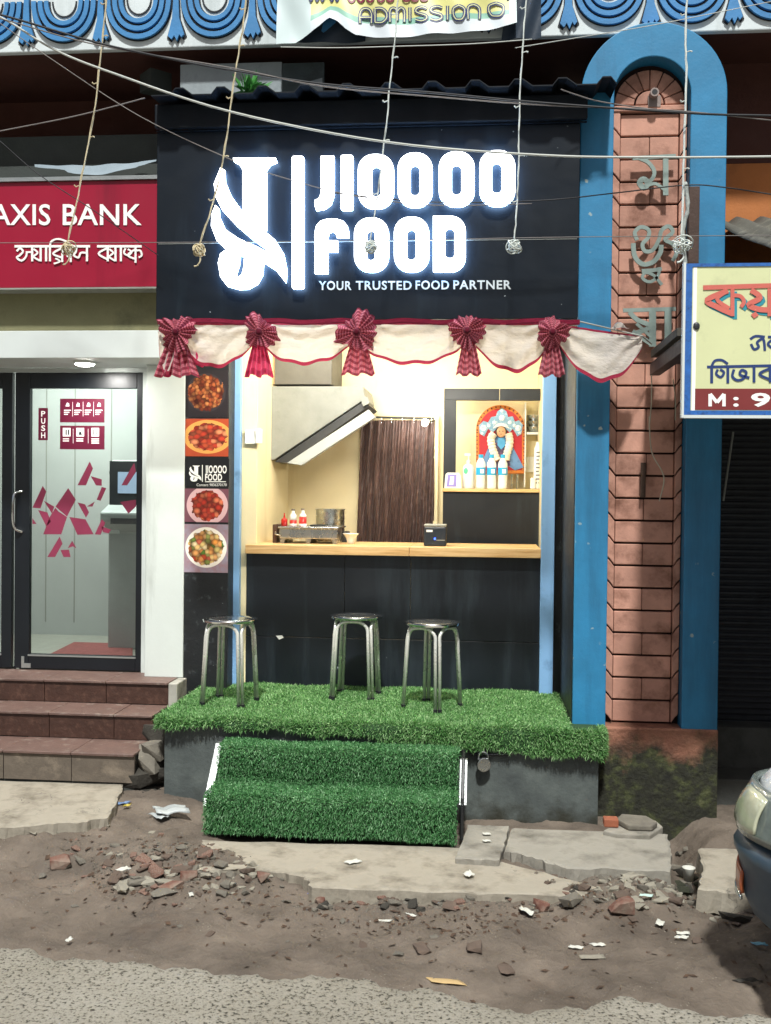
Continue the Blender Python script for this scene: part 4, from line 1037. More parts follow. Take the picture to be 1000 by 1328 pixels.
def bottle(name, px, py0, py1, Y, r, red, label, nozzle=False, grp=None):
    zb_ = zc_ + hz + .0005; h = z_at(px, py1, Y); h = z_at(px, py0, Y) - zb_; x = on(px, Y)
    t = thing(name, label, 'bottle', (x, Y, zb_), 0, grp)
    if nozzle:
        mb = MB(); mb.lathe([(r, 0), (r, h * .45), (r * .8, h * .55), (r * .35, h * .6)], (x, Y, zb_), 16); mb.build('body', MATS['sauce_red'], t, smooth=True)
        mb = MB(); mb.lathe([(r * .3, h * .6), (r * .12, h)], (x, Y, zb_), 10); mb.build('nozzle', MATS['sauce_red'], t)
    else:
        mb = MB(); mb.lathe([(r, 0), (r * 1.0, h * .1), (r * .95, h * red)], (x, Y, zb_), 18); mb.build('sauce', MATS['sauce_red'], t, smooth=True)
        mb = MB(); mb.lathe([(r * .95, h * red + .0005), (r * .9, h * .62), (r * .42, h * .76), (r * .38, h * .9)], (x, Y, zb_), 18); mb.build('shoulder', MATS['clear_plastic'], t, smooth=True)
        mb = MB(); mb.lathe([(r * .48, h * .9), (r * .48, h)], (x, Y, zb_), 14); mb.build('cap', mat('cap_grey', '7d7468', .5), t)
        mb = MB(); mb.lathe([(r * 1.02, h * .02), (r * 1.02, h * .14)], (x, Y, zb_), 18); mb.build('label_band', MATS['plastic_white'], t)
    return t
bottle('sauce_bottle', 368.5, 665, 683, 1.10, .020, 0, 'small red squeeze bottle with pointed nozzle on the stove', True)
bottle('sauce_bottle', 380, 660, 683, 1.13, .024, .34, 'half-empty red sauce bottle in the middle of the three')
bottle('sauce_bottle', 392.5, 659.5, 683, 1.10, .025, .52, 'fullest red sauce bottle, nearest the steel pot')
mb = MB(); r_ = .095; xp = on(428, 1.5); zpt, zpb = z_at(428, 660, 1.5), zc_ + .0
mb.lathe([(r_ * .98, 0), (r_, .01), (r_, zpt - zpb - .006), (r_ + .005, zpt - zpb - .005), (r_ + .005, zpt - zpb), (r_ - .006, zpt - zpb), (r_ - .006, .02), (.001, .018)], (xp, 1.5, zpb), 36)
pot = one('steel_pot', mb, MATS['steel'], 'tall steel pot behind the stove', 'pot', smooth=True)
pot.modifiers.new('es', 'EDGE_SPLIT').split_angle = R(40)
mb = MB(); mb.box(xp - .105, xp + .105, 1.42, 1.64, zpb - .15, zpb - .0005); one('pot_stand', mb, MATS['dark_item'], 'low dark stand under the steel pot', 'stand')
mb = MB(); mb.box(on(441, 1.3), on(452, 1.3), 1.25, 1.36, zc_, zc_ + .07); one('dark_box', mb, MATS['dark_item'], 'small black box between stove and white bowl', 'box', bevel=.004)
mb = MB(); xq = on(455, 1.05); mb.lathe([(.022, 0), (.024, .02), (.034, .045), (.048, .062), (.052, .066), (.046, .066), (.03, .048), (.002, .03)], (xq, 1.05, zc_), 24)
bw = one('white_bowl', mb, MATS['plastic_white'], 'white footed bowl on the counter beside the stove', 'bowl', smooth=True)
# receipt printer
px0, px1 = on(549.5, .92), on(578.5, .92); zpr = z_at(560, 680, .92)
pr = thing('receipt_printer', 'black receipt printer with grey lid on the counter', 'printer', ((px0 + px1) / 2, 1.0, zc_))
mb = MB(); mb.box(px0, px1, .92, 1.06, zc_ + .0005, zpr - .015); mb.build('body', mat('printer_black', '262d36', .4, var=.1), pr, bevel=.008)
mb = MB(); mb.box(px0 + .001, px1 - .001, .919, 1.061, zpr - .0145, zpr); mb.build('lid', MATS['grey_trim'], pr, bevel=.004)
mb = MB(); prect(mb, 553, 687, 561, 690, .9195, .001); mb.build('badge', MATS['lettering_white'], pr)
mb = MB(); prect(mb, 563, 697.5, 565, 700, .9195, .002); mb.build('power_led', mat('led_blue', '3050ff', .4, var=0, bump=0, emit='3860ff', es=3), pr)
mb = MB(); prect(mb, 566, 700, 577, 701.2, .9195, .001); mb.build('print', MATS['grey_trim'], pr)
# black partition with a hatch: frame, wooden shelf, panel
YQ = 1.60
pt = thing('hatch_partition', 'black framed serving hatch with a wooden shelf at the back of the stall', 'partition', P(640, 706, YQ))
zt, zi, zsh, xo, xi, xr = z_at(640, 504, YQ), z_at(640, 519, YQ), z_at(640, 634, YQ), P(575, 600, YQ).x, P(591, 600, YQ).x, XI1 - .001
mb = MB(); mb.box(xo, xi, YQ, YQ + .05, zsh + .001, zi); mb.build('frame', MATS['counter_black'], pt, bevel=.002)
xs2 = P(648, 510, YQ).x
mb = MB(); mb.box(xo, xs2 - .002, YQ, YQ + .05, zi + .0005, zt); mb.build('frame', MATS['counter_black'], pt, bevel=.002)
mb = MB(); mb.box(xs2 + .002, xr, YQ, YQ + .05, zi + .0005, zt); mb.build('frame', MATS['counter_black'], pt, bevel=.002)
mb = MB(); mb.box(xo - .004, xr, YQ - .02, YQ + .22, zsh - .022, zsh); mb.build('shelf', MATS['counter_wood'], pt, bevel=.003)
mb = MB(); mb.box(xo, xr, YQ + .002, YQ + .04, ZP, zsh - .0225); mb.build('panel', MATS['counter_black'], pt)
# glass cabinet at the right, behind the hatch
cb = thing('glass_cabinet', 'small glass shelf cabinet behind the hatch, cut by the blue post', 'cabinet', P(695, 634, 1.9))
mb = MB(); mb.box(P(682, 600, 1.88).x, xr, 1.82, 1.945, z_at(690, 564, 1.88), z_at(690, 561, 1.88)); mb.build('shelf', MATS['clear_plastic'], cb)
mb = MB(); mb.box(P(680, 600, 1.84).x, P(681.5, 600, 1.84).x, 1.82, 1.945, z_at(690, 632, 1.88), z_at(690, 523, 1.88)); mb.build('side', MATS['clear_plastic'], cb)
mb = MB(); mb.box(P(682, 600, 1.93).x, xr, 1.93, 1.945, z_at(690, 612, 1.88), z_at(690, 592, 1.88)); mb.build('tray', MATS['plastic_white'], cb)
for i in range(3):
    mb = MB(); mb.lathe([(.035, 0), (.05, .035), (.051, .037)], (P(693, 560, 1.88).x, 1.88, z_at(690, 561, 1.88) + .001 + i * .04), 18)
    one('steel_bowl', mb, MATS['steel'], ('lowest', 'middle', 'top')[i] + ' steel bowl of the small stack in the glass cabinet', 'bowl', 'stacked steel bowls', smooth=True)
# deity picture
Yi = 1.86
idl = thing('deity_picture', 'arched red and gold picture of a crowned deity with white garlands', 'picture', P(648, 614, Yi))
def arch_px(x0, x1, yt, yb, n=16):
    r_ = (x1 - x0) / 2; c = (x0 + x1) / 2
    return [(x1, yb)] + [(c + r_ * math.cos(math.pi * i / n), yt + r_ - r_ * math.sin(math.pi * i / n)) for i in range(n + 1)] + [(x0, yb)]
C_ = lambda n_, c, **kw: mat(n_, c, **{**dict(rough=.6, var=.1, bump=.1), **kw})
def lay(name, polys, m, Y, t=.006, par=idl):
    mb = MB()
    for p_ in polys: plate(mb, p_, Y, t)
    return mb.build(name, m, par)
lay('border', [arch_px(617.5, 681, 525.5, 614.5)], C_('gold_orange', 'c9782a', dirt=('7a2415', .3, 60)), Yi, .02)
lay('backing', [arch_px(621.5, 677, 530, 610)], C_('idol_red', 'b01a28'), Yi - .0205, .002)
dots = [arch_px(619, 679.5, 527.5, 612)[i] for i in range(1, 18)]
mb = MB()
for x, y in dots: plate(mb, [(x + 1.3 * math.cos(a), y + 1.3 * math.sin(a)) for a in (0, 1.2, 2.4, 3.6, 4.8)], Yi - .0205, .002)
for s_ in (618.8, 679.6):
    for q_ in range(10): plate(mb, [(s_ + 1.1 * math.cos(a), 561 + q_ * 5 + 1.1 * math.sin(a)) for a in (0, 1.2, 2.4, 3.6, 4.8)], Yi - .0205, .002)
mb.build('border_bead', C_('gold_dark', '5a1a12'), idl)
lay('robe', [[(640, 566), (658, 566), (679, 606), (668, 610), (650, 598), (634, 604), (622, 606)]], C_('robe_blue', '5f87b5', dirt=('3a567f', .3, 40)), Yi - .0228, .008)
lay('skirt', [[(641, 574), (657, 574), (662, 604), (645, 606), (636, 604)]], C_('skirt_dark', '3a3550', dirt=('7c3d6a', .4, 50)), Yi - .031, .005)
lay('crown', [[(639, 561), (633, 556), (628, 566), (622, 562), (621, 552), (627, 546), (633, 548), (637, 541), (643, 540), (645, 534), (651, 529), (657, 534), (659, 541), (665, 540), (668, 547), (673, 545), (678, 551), (676, 563), (671, 566), (665, 556), (661, 561), (650, 550)]], C_('crown_blue', '7fa9c4', dirt=('e2ebee', .35, 60)), Yi - .0228, .012)
mb = MB()
for x, y, r_ in ((651, 542, 4), (641, 548, 2.6), (661, 548, 2.6), (627, 555, 4), (672, 555, 4), (634, 552, 2.3), (667, 552, 2.3), (651, 533, 2), (625, 562, 2), (674, 562, 2)):
    c_ = P(x, y, Yi - .036); mb.ball(c_, r_ * .0052, .005, r_ * .0052, 10, 6)
mb.build('crown_jewel', C_('jewel', 'dfe9ee', dirt=('4d7fa8', .4, 80)), idl, smooth=True)
lay('crown_band', [[(639, 556), (643, 550.5), (650, 548.5), (657, 550.5), (661, 556), (657, 554.5), (650, 552.5), (643, 554.5)]], MATS['plastic_white'], Yi - .0355, .006)
c_ = P(650, 560, Yi - .036)
mb = MB(); mb.ball(c_, .040, .012, .040); mb.build('hair', MATS['dark_item'], idl, smooth=True)
mb = MB(); mb.ball(c_ + Vector((0, -.012, -.002)), .031, .014, .038, 18, 12); mb.build('face', C_('face_skin', 'd9a57c', var=.04, bump=0), idl, smooth=True)
mb = MB()
for s_ in (-1, 1): mb.ball(c_ + Vector((s_ * .011, -.0235, .003)), .006, .003, .003, 10, 6)
mb.ball(c_ + Vector((0, -.0245, -.017)), .006, .002, .002, 8, 5)
mb.build('eye', C_('eye_dark', '3a1a16'), idl)
for sgn, pts in ((-1, [(641, 562), (637, 568), (638, 578), (641, 588), (645, 597)]), (1, [(659, 562), (661, 570), (660, 580), (657, 590), (656, 597)])):
    mb = MB(); q_ = smoothline([P(x, y, Yi - .042) for x, y in pts], 5); mb.tube(q_, [.024 + .005 * (i % 2) for i in range(len(q_))], 9); mb.build('garland', C_('garland', 'ece4d4', bump=.6, bscale=90), idl)
mb = MB()
for x in (643.5, 656): mb.ball(P(x, 597, Yi - .046), .014, .01, .008, 10, 6)
mb.build('hand', C_('hand_skin', 'd09a66'), idl, smooth=True)
lay('pendant', [[(646, 568), (654, 568), (656, 577), (650, 583), (645, 577)]], C_('pendant', '4f9fd0'), Yi - .037, .006)
lay('base_strip', [rect(660, 610, 678, 614)], MATS['gold_orange'], Yi - .0228, .006)
mb = MB()
for x in (664, 671): a = P(x, 614.5, Yi - .01); mb.tube([a, Vector((a.x, a.y, zsh + .0005))], .008, 8)
mb.build('stand_leg', MATS['steel'], idl)
# things on the hatch shelf
for i, px in enumerate((623.5, 637.5, 652)):
    Yb = 1.63; x = P(px, 620, Yb).x; zb_ = zsh + .0005; h = z_at(px, 589.5, Yb) - zb_; r_ = .0315
    t = thing('water_bottle', ('clear water bottle with blue cap nearest the white pump bottle', 'clear water bottle with blue cap in the middle of the row of three', 'clear water bottle with blue cap farthest from the white pump bottle')[i], 'bottle', (x, Yb, zb_), 0, 'water bottles on the hatch shelf')
    mb = MB(); pr_ = [(r_ * .9, 0), (r_, .01)]
    for q_ in range(8): pr_ += [(r_ * (1 if q_ % 2 else .94), .01 + h * .055 * (q_ + 1))]
    pr_ += [(r_, h * .52), (r_, h * .70), (r_ * .93, h * .76), (r_ * .6, h * .85), (r_ * .42, h * .9)]
    mb.lathe(pr_, (x, Yb, zb_), 18); mb.build('body', MATS['clear_plastic'], t, smooth=True)
    mb = MB(); mb.lathe([(r_ * 1.02, h * .40), (r_ * 1.02, h * .62)], (x, Yb, zb_), 18); mb.build('label_band', mat('label_blue', '2aa5d8', .4, var=.1, bump=0), t)
    mb = MB(); a = P(px + 1.5, 613.5, Yb - r_ * 1.03); mb.box(a.x - .01, a.x + .014, a.y - .001, a.y + .003, zb_ + h * .45, zb_ + h * .57); mb.build('print', MATS['lettering_white'], t)
    mb = MB(); mb.lathe([(r_ * .5, h * .9), (r_ * .5, h)], (x, Yb, zb_), 14); mb.build('cap', MATS['label_blue'], t)
x = P(607.5, 620, 1.66).x; zb_ = zsh + .0005; h = z_at(607, 588, 1.66) - zb_
t = thing('pump_bottle', 'white pump bottle with a green label mark on the hatch shelf', 'bottle', (x, 1.66, zb_))
mb = MB(); mb.lathe([(.036, 0), (.038, .01), (.038, h * .58), (.03, h * .66), (.014, h * .7)], (x, 1.66, zb_), 20, 1, .7); mb.build('body', MATS['plastic_white'], t, smooth=True)
mb = MB(); mb.lathe([(.013, h * .7), (.013, h * .8), (.004, h * .8), (.004, h * .93)], (x, 1.66, zb_), 12); mb.box(x - .028, x + .012, 1.652, 1.668, zb_ + h * .93, zb_ + h); mb.build('pump', MATS['plastic_white'], t)
mb = MB(); mb.ball((x - .014, 1.636, zb_ + h * .5), .018, .003, .022, 12, 8); mb.build('label_mark', mat('mint', '5fc79a', .4, var=.05), t)
a0, a1 = P(576, 634, 1.58), P(599, 613, 1.58)
t = thing('payment_stand', 'small white and purple acrylic card stand on the hatch shelf', 'card stand', ((a0.x + a1.x) / 2, 1.588, zsh + .0005))
mb = MB(); mb.prism([(a0.x, 1.585, zsh + .001), (a1.x, 1.585, zsh + .001), (a1.x - .006, 1.591, a1.z - .02), (a1.x - .02, 1.592, a1.z), (a0.x + .02, 1.592, a1.z), (a0.x + .008, 1.591, a1.z - .012)], (0, .006, 0)); mb.build('panel', MATS['plastic_white'], t, bevel=.003)
mb = MB(); mb.prism([(a0.x + .016, 1.5848, zsh + .012), (a1.x - .036, 1.5848, zsh + .012), (a1.x - .034, 1.5905, a1.z - .012), (a0.x + .024, 1.5905, a1.z - .012)], (0, -.002, .0)); mb.build('print', mat('violet', '8a80cc', .4, var=.05, bump=0), t)
mb = MB(); mb.prism([(a0.x + .034, 1.5826, zsh + .024), (a1.x - .056, 1.5826, zsh + .024), (a1.x - .052, 1.5883, a1.z - .024), (a0.x + .042, 1.5883, a1.z - .024)], (0, -.001, 0)); mb.build('print', MATS['plastic_white'], t)
x = P(697, 620, 1.62).x; h = z_at(697, 573, 1.62) - zb_
t = thing('spray_can', 'tall white bottle with grey print beside the blue post', 'bottle', (x, 1.62, zb_))
mb = MB(); mb.lathe([(.024, 0), (.026, .01), (.022, h * .86), (.012, h * .93), (.008, h)], (x, 1.62, zb_), 18); mb.build('body', MATS['plastic_white'], t, smooth=True)
mb = MB()
for q_ in range(9): mb.box(x - .012, x + .008 + .004 * (q_ % 3), 1.595, 1.5965, zb_ + h * (.12 + .08 * q_), zb_ + h * (.15 + .08 * q_))
mb.build('print', mat('ink_grey', '6f7478', .6, var=.2, bump=0), t)
mb = MB(); x2 = P(690.5, 620, 1.60).x; mb.box(x2 - .014, x2 + .02, 1.58, 1.60, zb_, zb_ + .075); one('white_tag', mb, MATS['plastic_white'], 'small white rounded tag in front of the tall white bottle', 'tag', bevel=.009)
# ------------------------------------------------------------------ turf platform
def turf_mat(name, cols):
    m, k, b = special(name)
    at_ = k.n('ShaderNodeAttribute'); at_.attribute_name = 'rnd'
    co = k.n('ShaderNodeTexCoord').outputs['Object']
    f = k.math('ADD', k.math('MULTIPLY', at_.outputs['Fac'], .7), k.math('MULTIPLY', k.noise(co, 9, 4), .3))
    c = k.ramp(f, cols); k.l(c, b.inputs['Base Color']); b.inputs['Roughness'].default_value = .5
    b.inputs['Specular IOR Level'].default_value = .3
    t = k.n('ShaderNodeBsdfTranslucent'); k.l(c, t.inputs[0]); mx = k.n('ShaderNodeMixShader'); mx.inputs[0].default_value = .2
    k.l(b.outputs[0], mx.inputs[1]); k.l(t.outputs[0], mx.inputs[2]); k.l(mx.outputs[0], m.node_tree.nodes['Material Output'].inputs[0])
    return m
TURF = turf_mat('turf', [(.1, '2c5a2a'), (.35, '528646'), (.6, '74a362'), (.9, 'abcb96')])
TURF2 = turf_mat('turf_dark', [(.1, '214d27'), (.4, '3f7642'), (.7, '659a64'), (.95, 'a6c8a2')])
mat('turf_backing', '183a17', .9, var=.2, scale=30, bump=.3)
rs = np.random.RandomState(5)
def blades(name, root, nrm, length, width, mt, parent, lean=.6, droop=.25):
    n = len(root); d = nrm + rs.normal(0, lean, (n, 3)); d /= np.linalg.norm(d, axis=1)[:, None]
    L = (length * rs.uniform(.6, 1.15, n))[:, None]
    side = np.cross(d, rs.normal(0, 1, (n, 3))); side /= np.linalg.norm(side, axis=1)[:, None] + 1e-9
    w_ = (width * rs.uniform(.7, 1.2, n))[:, None]
    mid = root + d * L * .55; bend = rs.normal(0, .35, (n, 3)); bend[:, 2] -= droop
    tip = mid + (d + bend) * L * .45
    V = np.stack([root - side * w_ * .5, root + side * w_ * .5, mid + side * w_ * .45, mid - side * w_ * .45, tip], 1).reshape(-1, 3)
    off = np.array(wloc(parent)); V = V - off
    b = np.arange(n)[:, None] * 5
    lv = np.concatenate([b + np.array([[0, 1, 2, 3]]), b + np.array([[3, 2, 4]])], 1).ravel()
    me = bpy.data.meshes.new(name); me.vertices.add(n * 5); me.vertices.foreach_set('co', V.ravel().astype(np.float32))
    me.loops.add(n * 7); me.loops.foreach_set('vertex_index', lv.astype(np.int32))
    me.polygons.add(n * 2); me.polygons.foreach_set('loop_start', (np.arange(n)[:, None] * 7 + np.array([[0, 4]])).ravel().astype(np.int32))
    me.update(calc_edges=True)
    a = me.attributes.new('rnd', 'FLOAT', 'POINT'); a.data.foreach_set('value', np.repeat(rs.uniform(0, 1, n), 5).astype(np.float32))
    me.materials.append(mt); o = bpy.data.objects.new(name, me); C.objects.link(o); o.parent = parent; o['kind'] = 'stuff'
    return o
def surf_blades(name, prof, x0, x1, dens, length, mt, parent, hang=None, noise=.012, **kw):
    """prof: (y, z) polyline; blades scattered over the swept sheet"""
    pr = np.array(prof); seg = np.diff(pr, axis=0); sl_ = np.linalg.norm(seg, axis=1); tot = sl_.sum()
    n = int(dens * tot * (x1 - x0)); x = rs.uniform(x0, x1, n); s = rs.uniform(0, tot, n)
    cum = np.concatenate([[0], np.cumsum(sl_)]); i = np.clip(np.searchsorted(cum, s) - 1, 0, len(seg) - 1); t = (s - cum[i]) / sl_[i]
    yz = pr[i] + seg[i] * t[:, None]; nr = np.stack([-seg[i][:, 1], seg[i][:, 0]], 1); nr = nr / np.linalg.norm(nr, axis=1)[:, None]; nr *= np.sign(nr[:, [1]] * 1.0 - nr[:, [0]] + 1e-6)
    root = np.stack([x, yz[:, 0] + noise * np.sin(x * 9), yz[:, 1] + noise * .4 * np.sin(x * 13 + yz[:, 0] * 8)], 1)
    nm = np.stack([np.zeros(n), nr[:, 0], nr[:, 1]], 1)
    if hang is not None:
        lim = hang(x); keep = root[:, 2] > lim; root, nm = root[keep], nm[keep]
    return blades(name, root, nm, length, .0036, mt, parent, **kw)
PX0, PX1 = G(205, 926, ZP).x + .03, P(782, 960, -.17).x
PXC = XL - .004                      # left of the pillar the platform runs back to the counter
plat = thing('turf_platform', 'raised concrete platform covered in green artificial turf before the counter', 'platform', ((PX0 + PX1) / 2, .3, 0))
mb = MB(); mb.box(PX0 + .02, PX1 - .015, -.1305, -.0125, -.15, ZP - .0125); mb.box(PX0 + .021, PXC, -.012, .838, -.15, ZP - .012)
m, k, b = special('platform_paint')
co = k.n('ShaderNodeTexCoord').outputs['Object']; geo = k.n('ShaderNodeNewGeometry'); sx = k.n('ShaderNodeSeparateXYZ'); k.l(geo.outputs['Position'], sx.inputs[0])
c = k.ramp(k.noise(co, 5, 6, .6), [(.3, '3d4343'), (.55, '535a58'), (.75, '666c68')])
gr = k.math('ADD', k.math('MULTIPLY', k.math('SUBTRACT', .08, sx.outputs[2]), 7), k.math('MULTIPLY', k.math('SUBTRACT', k.noise(co, 9, 6, .65), .5), 3))
c = k.mix(k.math('MAXIMUM', k.math('MINIMUM', gr, 1), 0), c, lin('2a2b22'))
k.l(c, b.inputs['Base Color']); b.inputs['Roughness'].default_value = .7
bp = k.n('ShaderNodeBump'); bp.inputs['Strength'].default_value = .4; bp.inputs['Distance'].default_value = .01; k.l(k.noise(co, 30, 7, .65), bp.inputs['Height']); k.l(bp.outputs[0], b.inputs['Normal'])
mb.build('base', m, plat, bevel=.004)
def hang(x):                          # lower edge of the overhanging fringe
    t = np.clip((x - PX0) / (PX1 - PX0), 0, 1)
    return ZP - .045 - .085 * np.clip((t - .3) / .6, 0, 1) + .008 * np.sin(x * 17) + .005 * np.sin(x * 41)
fr_prof = [(.835, ZP), (-.13, ZP + .002), (-.155, ZP - .004), (-.168, ZP - .022), (-.172, ZP - .06), (-.170, ZP - .14)]
mb = MB()
def backing(u, v):
    i = v * (len(fr_prof) - 1); j = min(int(i), len(fr_prof) - 2); t = i - j
    y = fr_prof[j][0] + (fr_prof[j + 1][0] - fr_prof[j][0]) * t; z = fr_prof[j][1] + (fr_prof[j + 1][1] - fr_prof[j][1]) * t
    x = PX0 + (PX1 - PX0) * u
    if y > -.02: x = min(x, PXC)
    return Vector((x, y, max(z, float(hang(x)) + .01) - .003))
mb.grid(backing, 70, 5, uv=False); mb.build('turf_sheet', MATS['turf_backing'], plat, solid=.004)
surf_blades('turf', fr_prof[:2], PX0 + .005, PXC - .01, 44000, .018, TURF, plat, lean=.8)
surf_blades('turf', fr_prof[1:], PX0, PX1, 60000, .028, TURF, plat, hang=hang, lean=.6, droop=.5)
# left side overhang
n_ = 9000; root = np.stack([np.full(n_, PX0) + rs.uniform(-.004, .01, n_), rs.uniform(-.17, .83, n_), ZP - rs.uniform(0, .05, n_)], 1)
blades('turf', root, np.tile([-.8, 0, .3], (n_, 1)), .032, .0042, TURF, plat, lean=.5, droop=.5)
n_ = 5000; root = np.stack([np.full(n_, PX1) + rs.uniform(-.012, .004, n_), rs.uniform(-.17, -.03, n_), ZP - rs.uniform(0, .13, n_)], 1)
blades('turf', root, np.tile([.8, 0, .3], (n_, 1)), .032, .0042, TURF, plat, lean=.5, droop=.5)
# ------------------------------------------------------------------ turf steps
SX0, SX1 = -1.290, -.105
stp = thing('turf_steps', 'two step unit wrapped in dark green turf in front of the platform', 'steps', ((SX0 + SX1) / 2, -.4, .0))
sp_ = [(-.18, .355), (-.335, .358), (-.358, .345), (-.366, .31), (-.362, .235), (-.375, .205), (-.40, .195), (-.575, .188), (-.60, .175), (-.612, .14), (-.612, .02)]
mb = MB(); mb.prism([(SX0 + .01, y + .012, z - .012) for y, z in sp_] + [(SX0 + .01, -.18, .02)], (SX1 - SX0 - .02, 0, 0)); mb.build('turf_sheet', MATS['turf_backing'], stp)
for i0_, i1_, ln_, dr_, le_ in ((0, 3, .95, .5, .017), (2, 6, .38, 1.0, .017), (5, 9, .95, .5, .017), (8, 11, .38, 1.0, .017)):
    surf_blades('turf', sp_[i0_:i1_], SX0, SX1, 64000, le_, TURF2, stp, lean=ln_, droop=dr_, noise=.009)
for s_, x in ((-1, SX0 - .004), (1, SX1 + .006)):
    mb = MB(); mb.prism([(x, -.19, .345), (x, -.235, .345), (x, -.47, .10), (x, -.43, .10)] if s_ < 0 else [(x, -.30, .33), (x, -.335, .33), (x, -.43, .14), (x, -.39, .14)], (s_ * .034, 0, 0)); mb.build('bracket', MATS['aluminium'], stp)
mb = MB()
for a_, b_ in (((-.19, .34), (-.36, .34)), ((-.36, .34), (-.60, .03)), ((-.60, .03), (-.60, .18)), ((-.36, .34), (-.385, .18)), ((-.385, .18), (-.60, .18))):
    mb.tube([(SX1 + .022, a_[0], a_[1]), (SX1 + .022, b_[0], b_[1])], .008, 6)
mb.build('side_frame', MATS['black_metal'], stp)
# padlock hanging on the hasp under the fringe
pc_ = P(627, 990, -.16)
lk = thing('padlock', 'round steel padlock hanging from a rod beside the turf steps', 'padlock', pc_ + Vector((0, 0, -.05)))
mb = MB(); mb.tube([pc_ + Vector((-.004, 0, -.002)), pc_ + Vector((.004, -.025, -.002))], .036, 18); mb.build('body', MATS['steel'], lk, bevel=.004)
mb = MB(); mb.tube(smoothline([pc_ + Vector((-.026, -.012, .02)), pc_ + Vector((-.022, -.012, .05)), pc_ + Vector((0, -.012, .06)), pc_ + Vector((.02, -.012, .045)), pc_ + Vector((.02, -.012, .02))], 4), .005, 8); mb.build('shackle', MATS['steel'], lk)
mb = MB(); mb.tube([pc_ + Vector((-.07, .012, .04)), pc_ + Vector((.12, .012, .045))], .008, 8); mb.build('rod', MATS['black_metal'], lk)
# ------------------------------------------------------------------ stools
def stool(px, py, rz, label):
    p = G(px, py, ZP + .006); H = .462
    t = thing('steel_stool', label, 'stool', p, rz, 'steel stools on the turf platform')
    mb = MB(); mb.lathe([(.10, H - .016), (.138, H - .018), (.148, H - .014), (.151, H - .004), (.149, H), (.138, H + .0015), (.125, H - .003), (.001, H - .003)], (0, 0, 0), 40)
    o = mb.build('seat', MATS['chrome'], t, local=True, smooth=True); o.modifiers.new('es', 'EDGE_SPLIT').split_angle = R(35)
    mb = MB(); mb.lathe([(.118, H - .0028), (.10, H - .0005), (.001, H + .001)], (0, 0, 0), 32); mb.build('seat_disc', mat('seat_steel', 'c3c9cc', .22, metal=1, var=.07, scale=30, bump=.02), t, local=True, smooth=True)
    for q in range(4):                # inverted U tubes, two meeting at every leg
        a0, a1 = math.pi / 2 * q, math.pi / 2 * (q + 1); e = .085
        def pt_(a, r_, z): return Vector((r_ * math.cos(a), r_ * math.sin(a), z))
        q0, q1 = a0 + e, a1 - e
        mid = lambda f: a0 + (a1 - a0) * f
        pts = [pt_(q0 - .01, .158, .012), pt_(q0, .138, H - .10), pt_(q0 + .02, .131, H - .06), pt_(mid(.2), .118, H - .032), pt_(mid(.5), .098, H - .026), pt_(mid(.8), .118, H - .032), pt_(q1 - .02, .131, H - .06), pt_(q1, .138, H - .10), pt_(q1 + .01, .158, .012)]
        pts = [pts[0]] + smoothline(pts[1:-1], 4) + [pts[-1]]
        mb = MB(); mb.tube(pts, .0092, 10); mb.build('leg', mat('leg_steel', 'e8e8e0', .28, metal=.45, var=.1, bump=0), t, local=True, smooth=True)
        mb = MB()
        for sgn in (-1, 1): mb.tube([pt_(a0 + sgn * e * .9, .1588, .0), pt_(a0 + sgn * e * .9, .1578, .016)], .0112, 10)
        mb.build('foot_cap', MATS['black_metal'], t, local=True)
    return t
stool(298, 911, R(35), 'round steel stool by the black side panel with the posters')
stool(461, 903, R(40), 'round steel stool in the middle, closest to the counter')
stool(560, 916.5, R(14), 'round steel stool nearest the blue pillar')
# ------------------------------------------------------------------ shop at the right: shutter, awning, hoarding
mat('shutter_grey', '33363a', .5, metal=.3, var=.2, scale=4, bump=.1, dirt=('1c1d1f', .4, 4))
mat('asbestos', '57564f', .9, var=.2, scale=7, bump=.4, bscale=50, dirt=('8a8678', .25, 9))
shp = thing('closed_shop', 'closed shop front in shade with a dark rolling shutter, right of the pillar', 'shopfront', (1.9, .6, 0))
ysh = .62; z0, z1 = z_at(970, 935, ysh), z_at(970, 470, ysh)
mb = MB(); nsl = 60; x0, x1 = XR + .005, 4.0
prof = []
for i in range(nsl):
    z = z0 + (z1 - z0) * i / nsl; h_ = (z1 - z0) / nsl
    prof += [(ysh, z), (ysh - .010, z + h_ * .3), (ysh - .010, z + h_ * .6), (ysh, z + h_ * .9)]
m_ = len(prof); mb.add([(x0, y, z) for y, z in prof] + [(x1, y, z) for y, z in prof], [(i, i + 1, i + 1 + m_, i + m_) for i in range(m_ - 1)]); mb.build('shutter', MATS['shutter_grey'], shp)
mb = MB(); mb.box(x0, 4.0, .45, .9, -.2, z0 - .001); mb.build('sill_wall', MATS['concrete_dark'], shp, bevel=.01)
mb = MB(); mb.box(x0, 4.0, .2, .449, -.2, z0 - .22); mb.build('step', MATS['concrete_dark'], shp, bevel=.01)
mb = MB(); mb.tube([P(951, 560, .3), P(938, 650, .3)], .006, 6); mb.build('conduit', MATS['grey_trim'], shp)
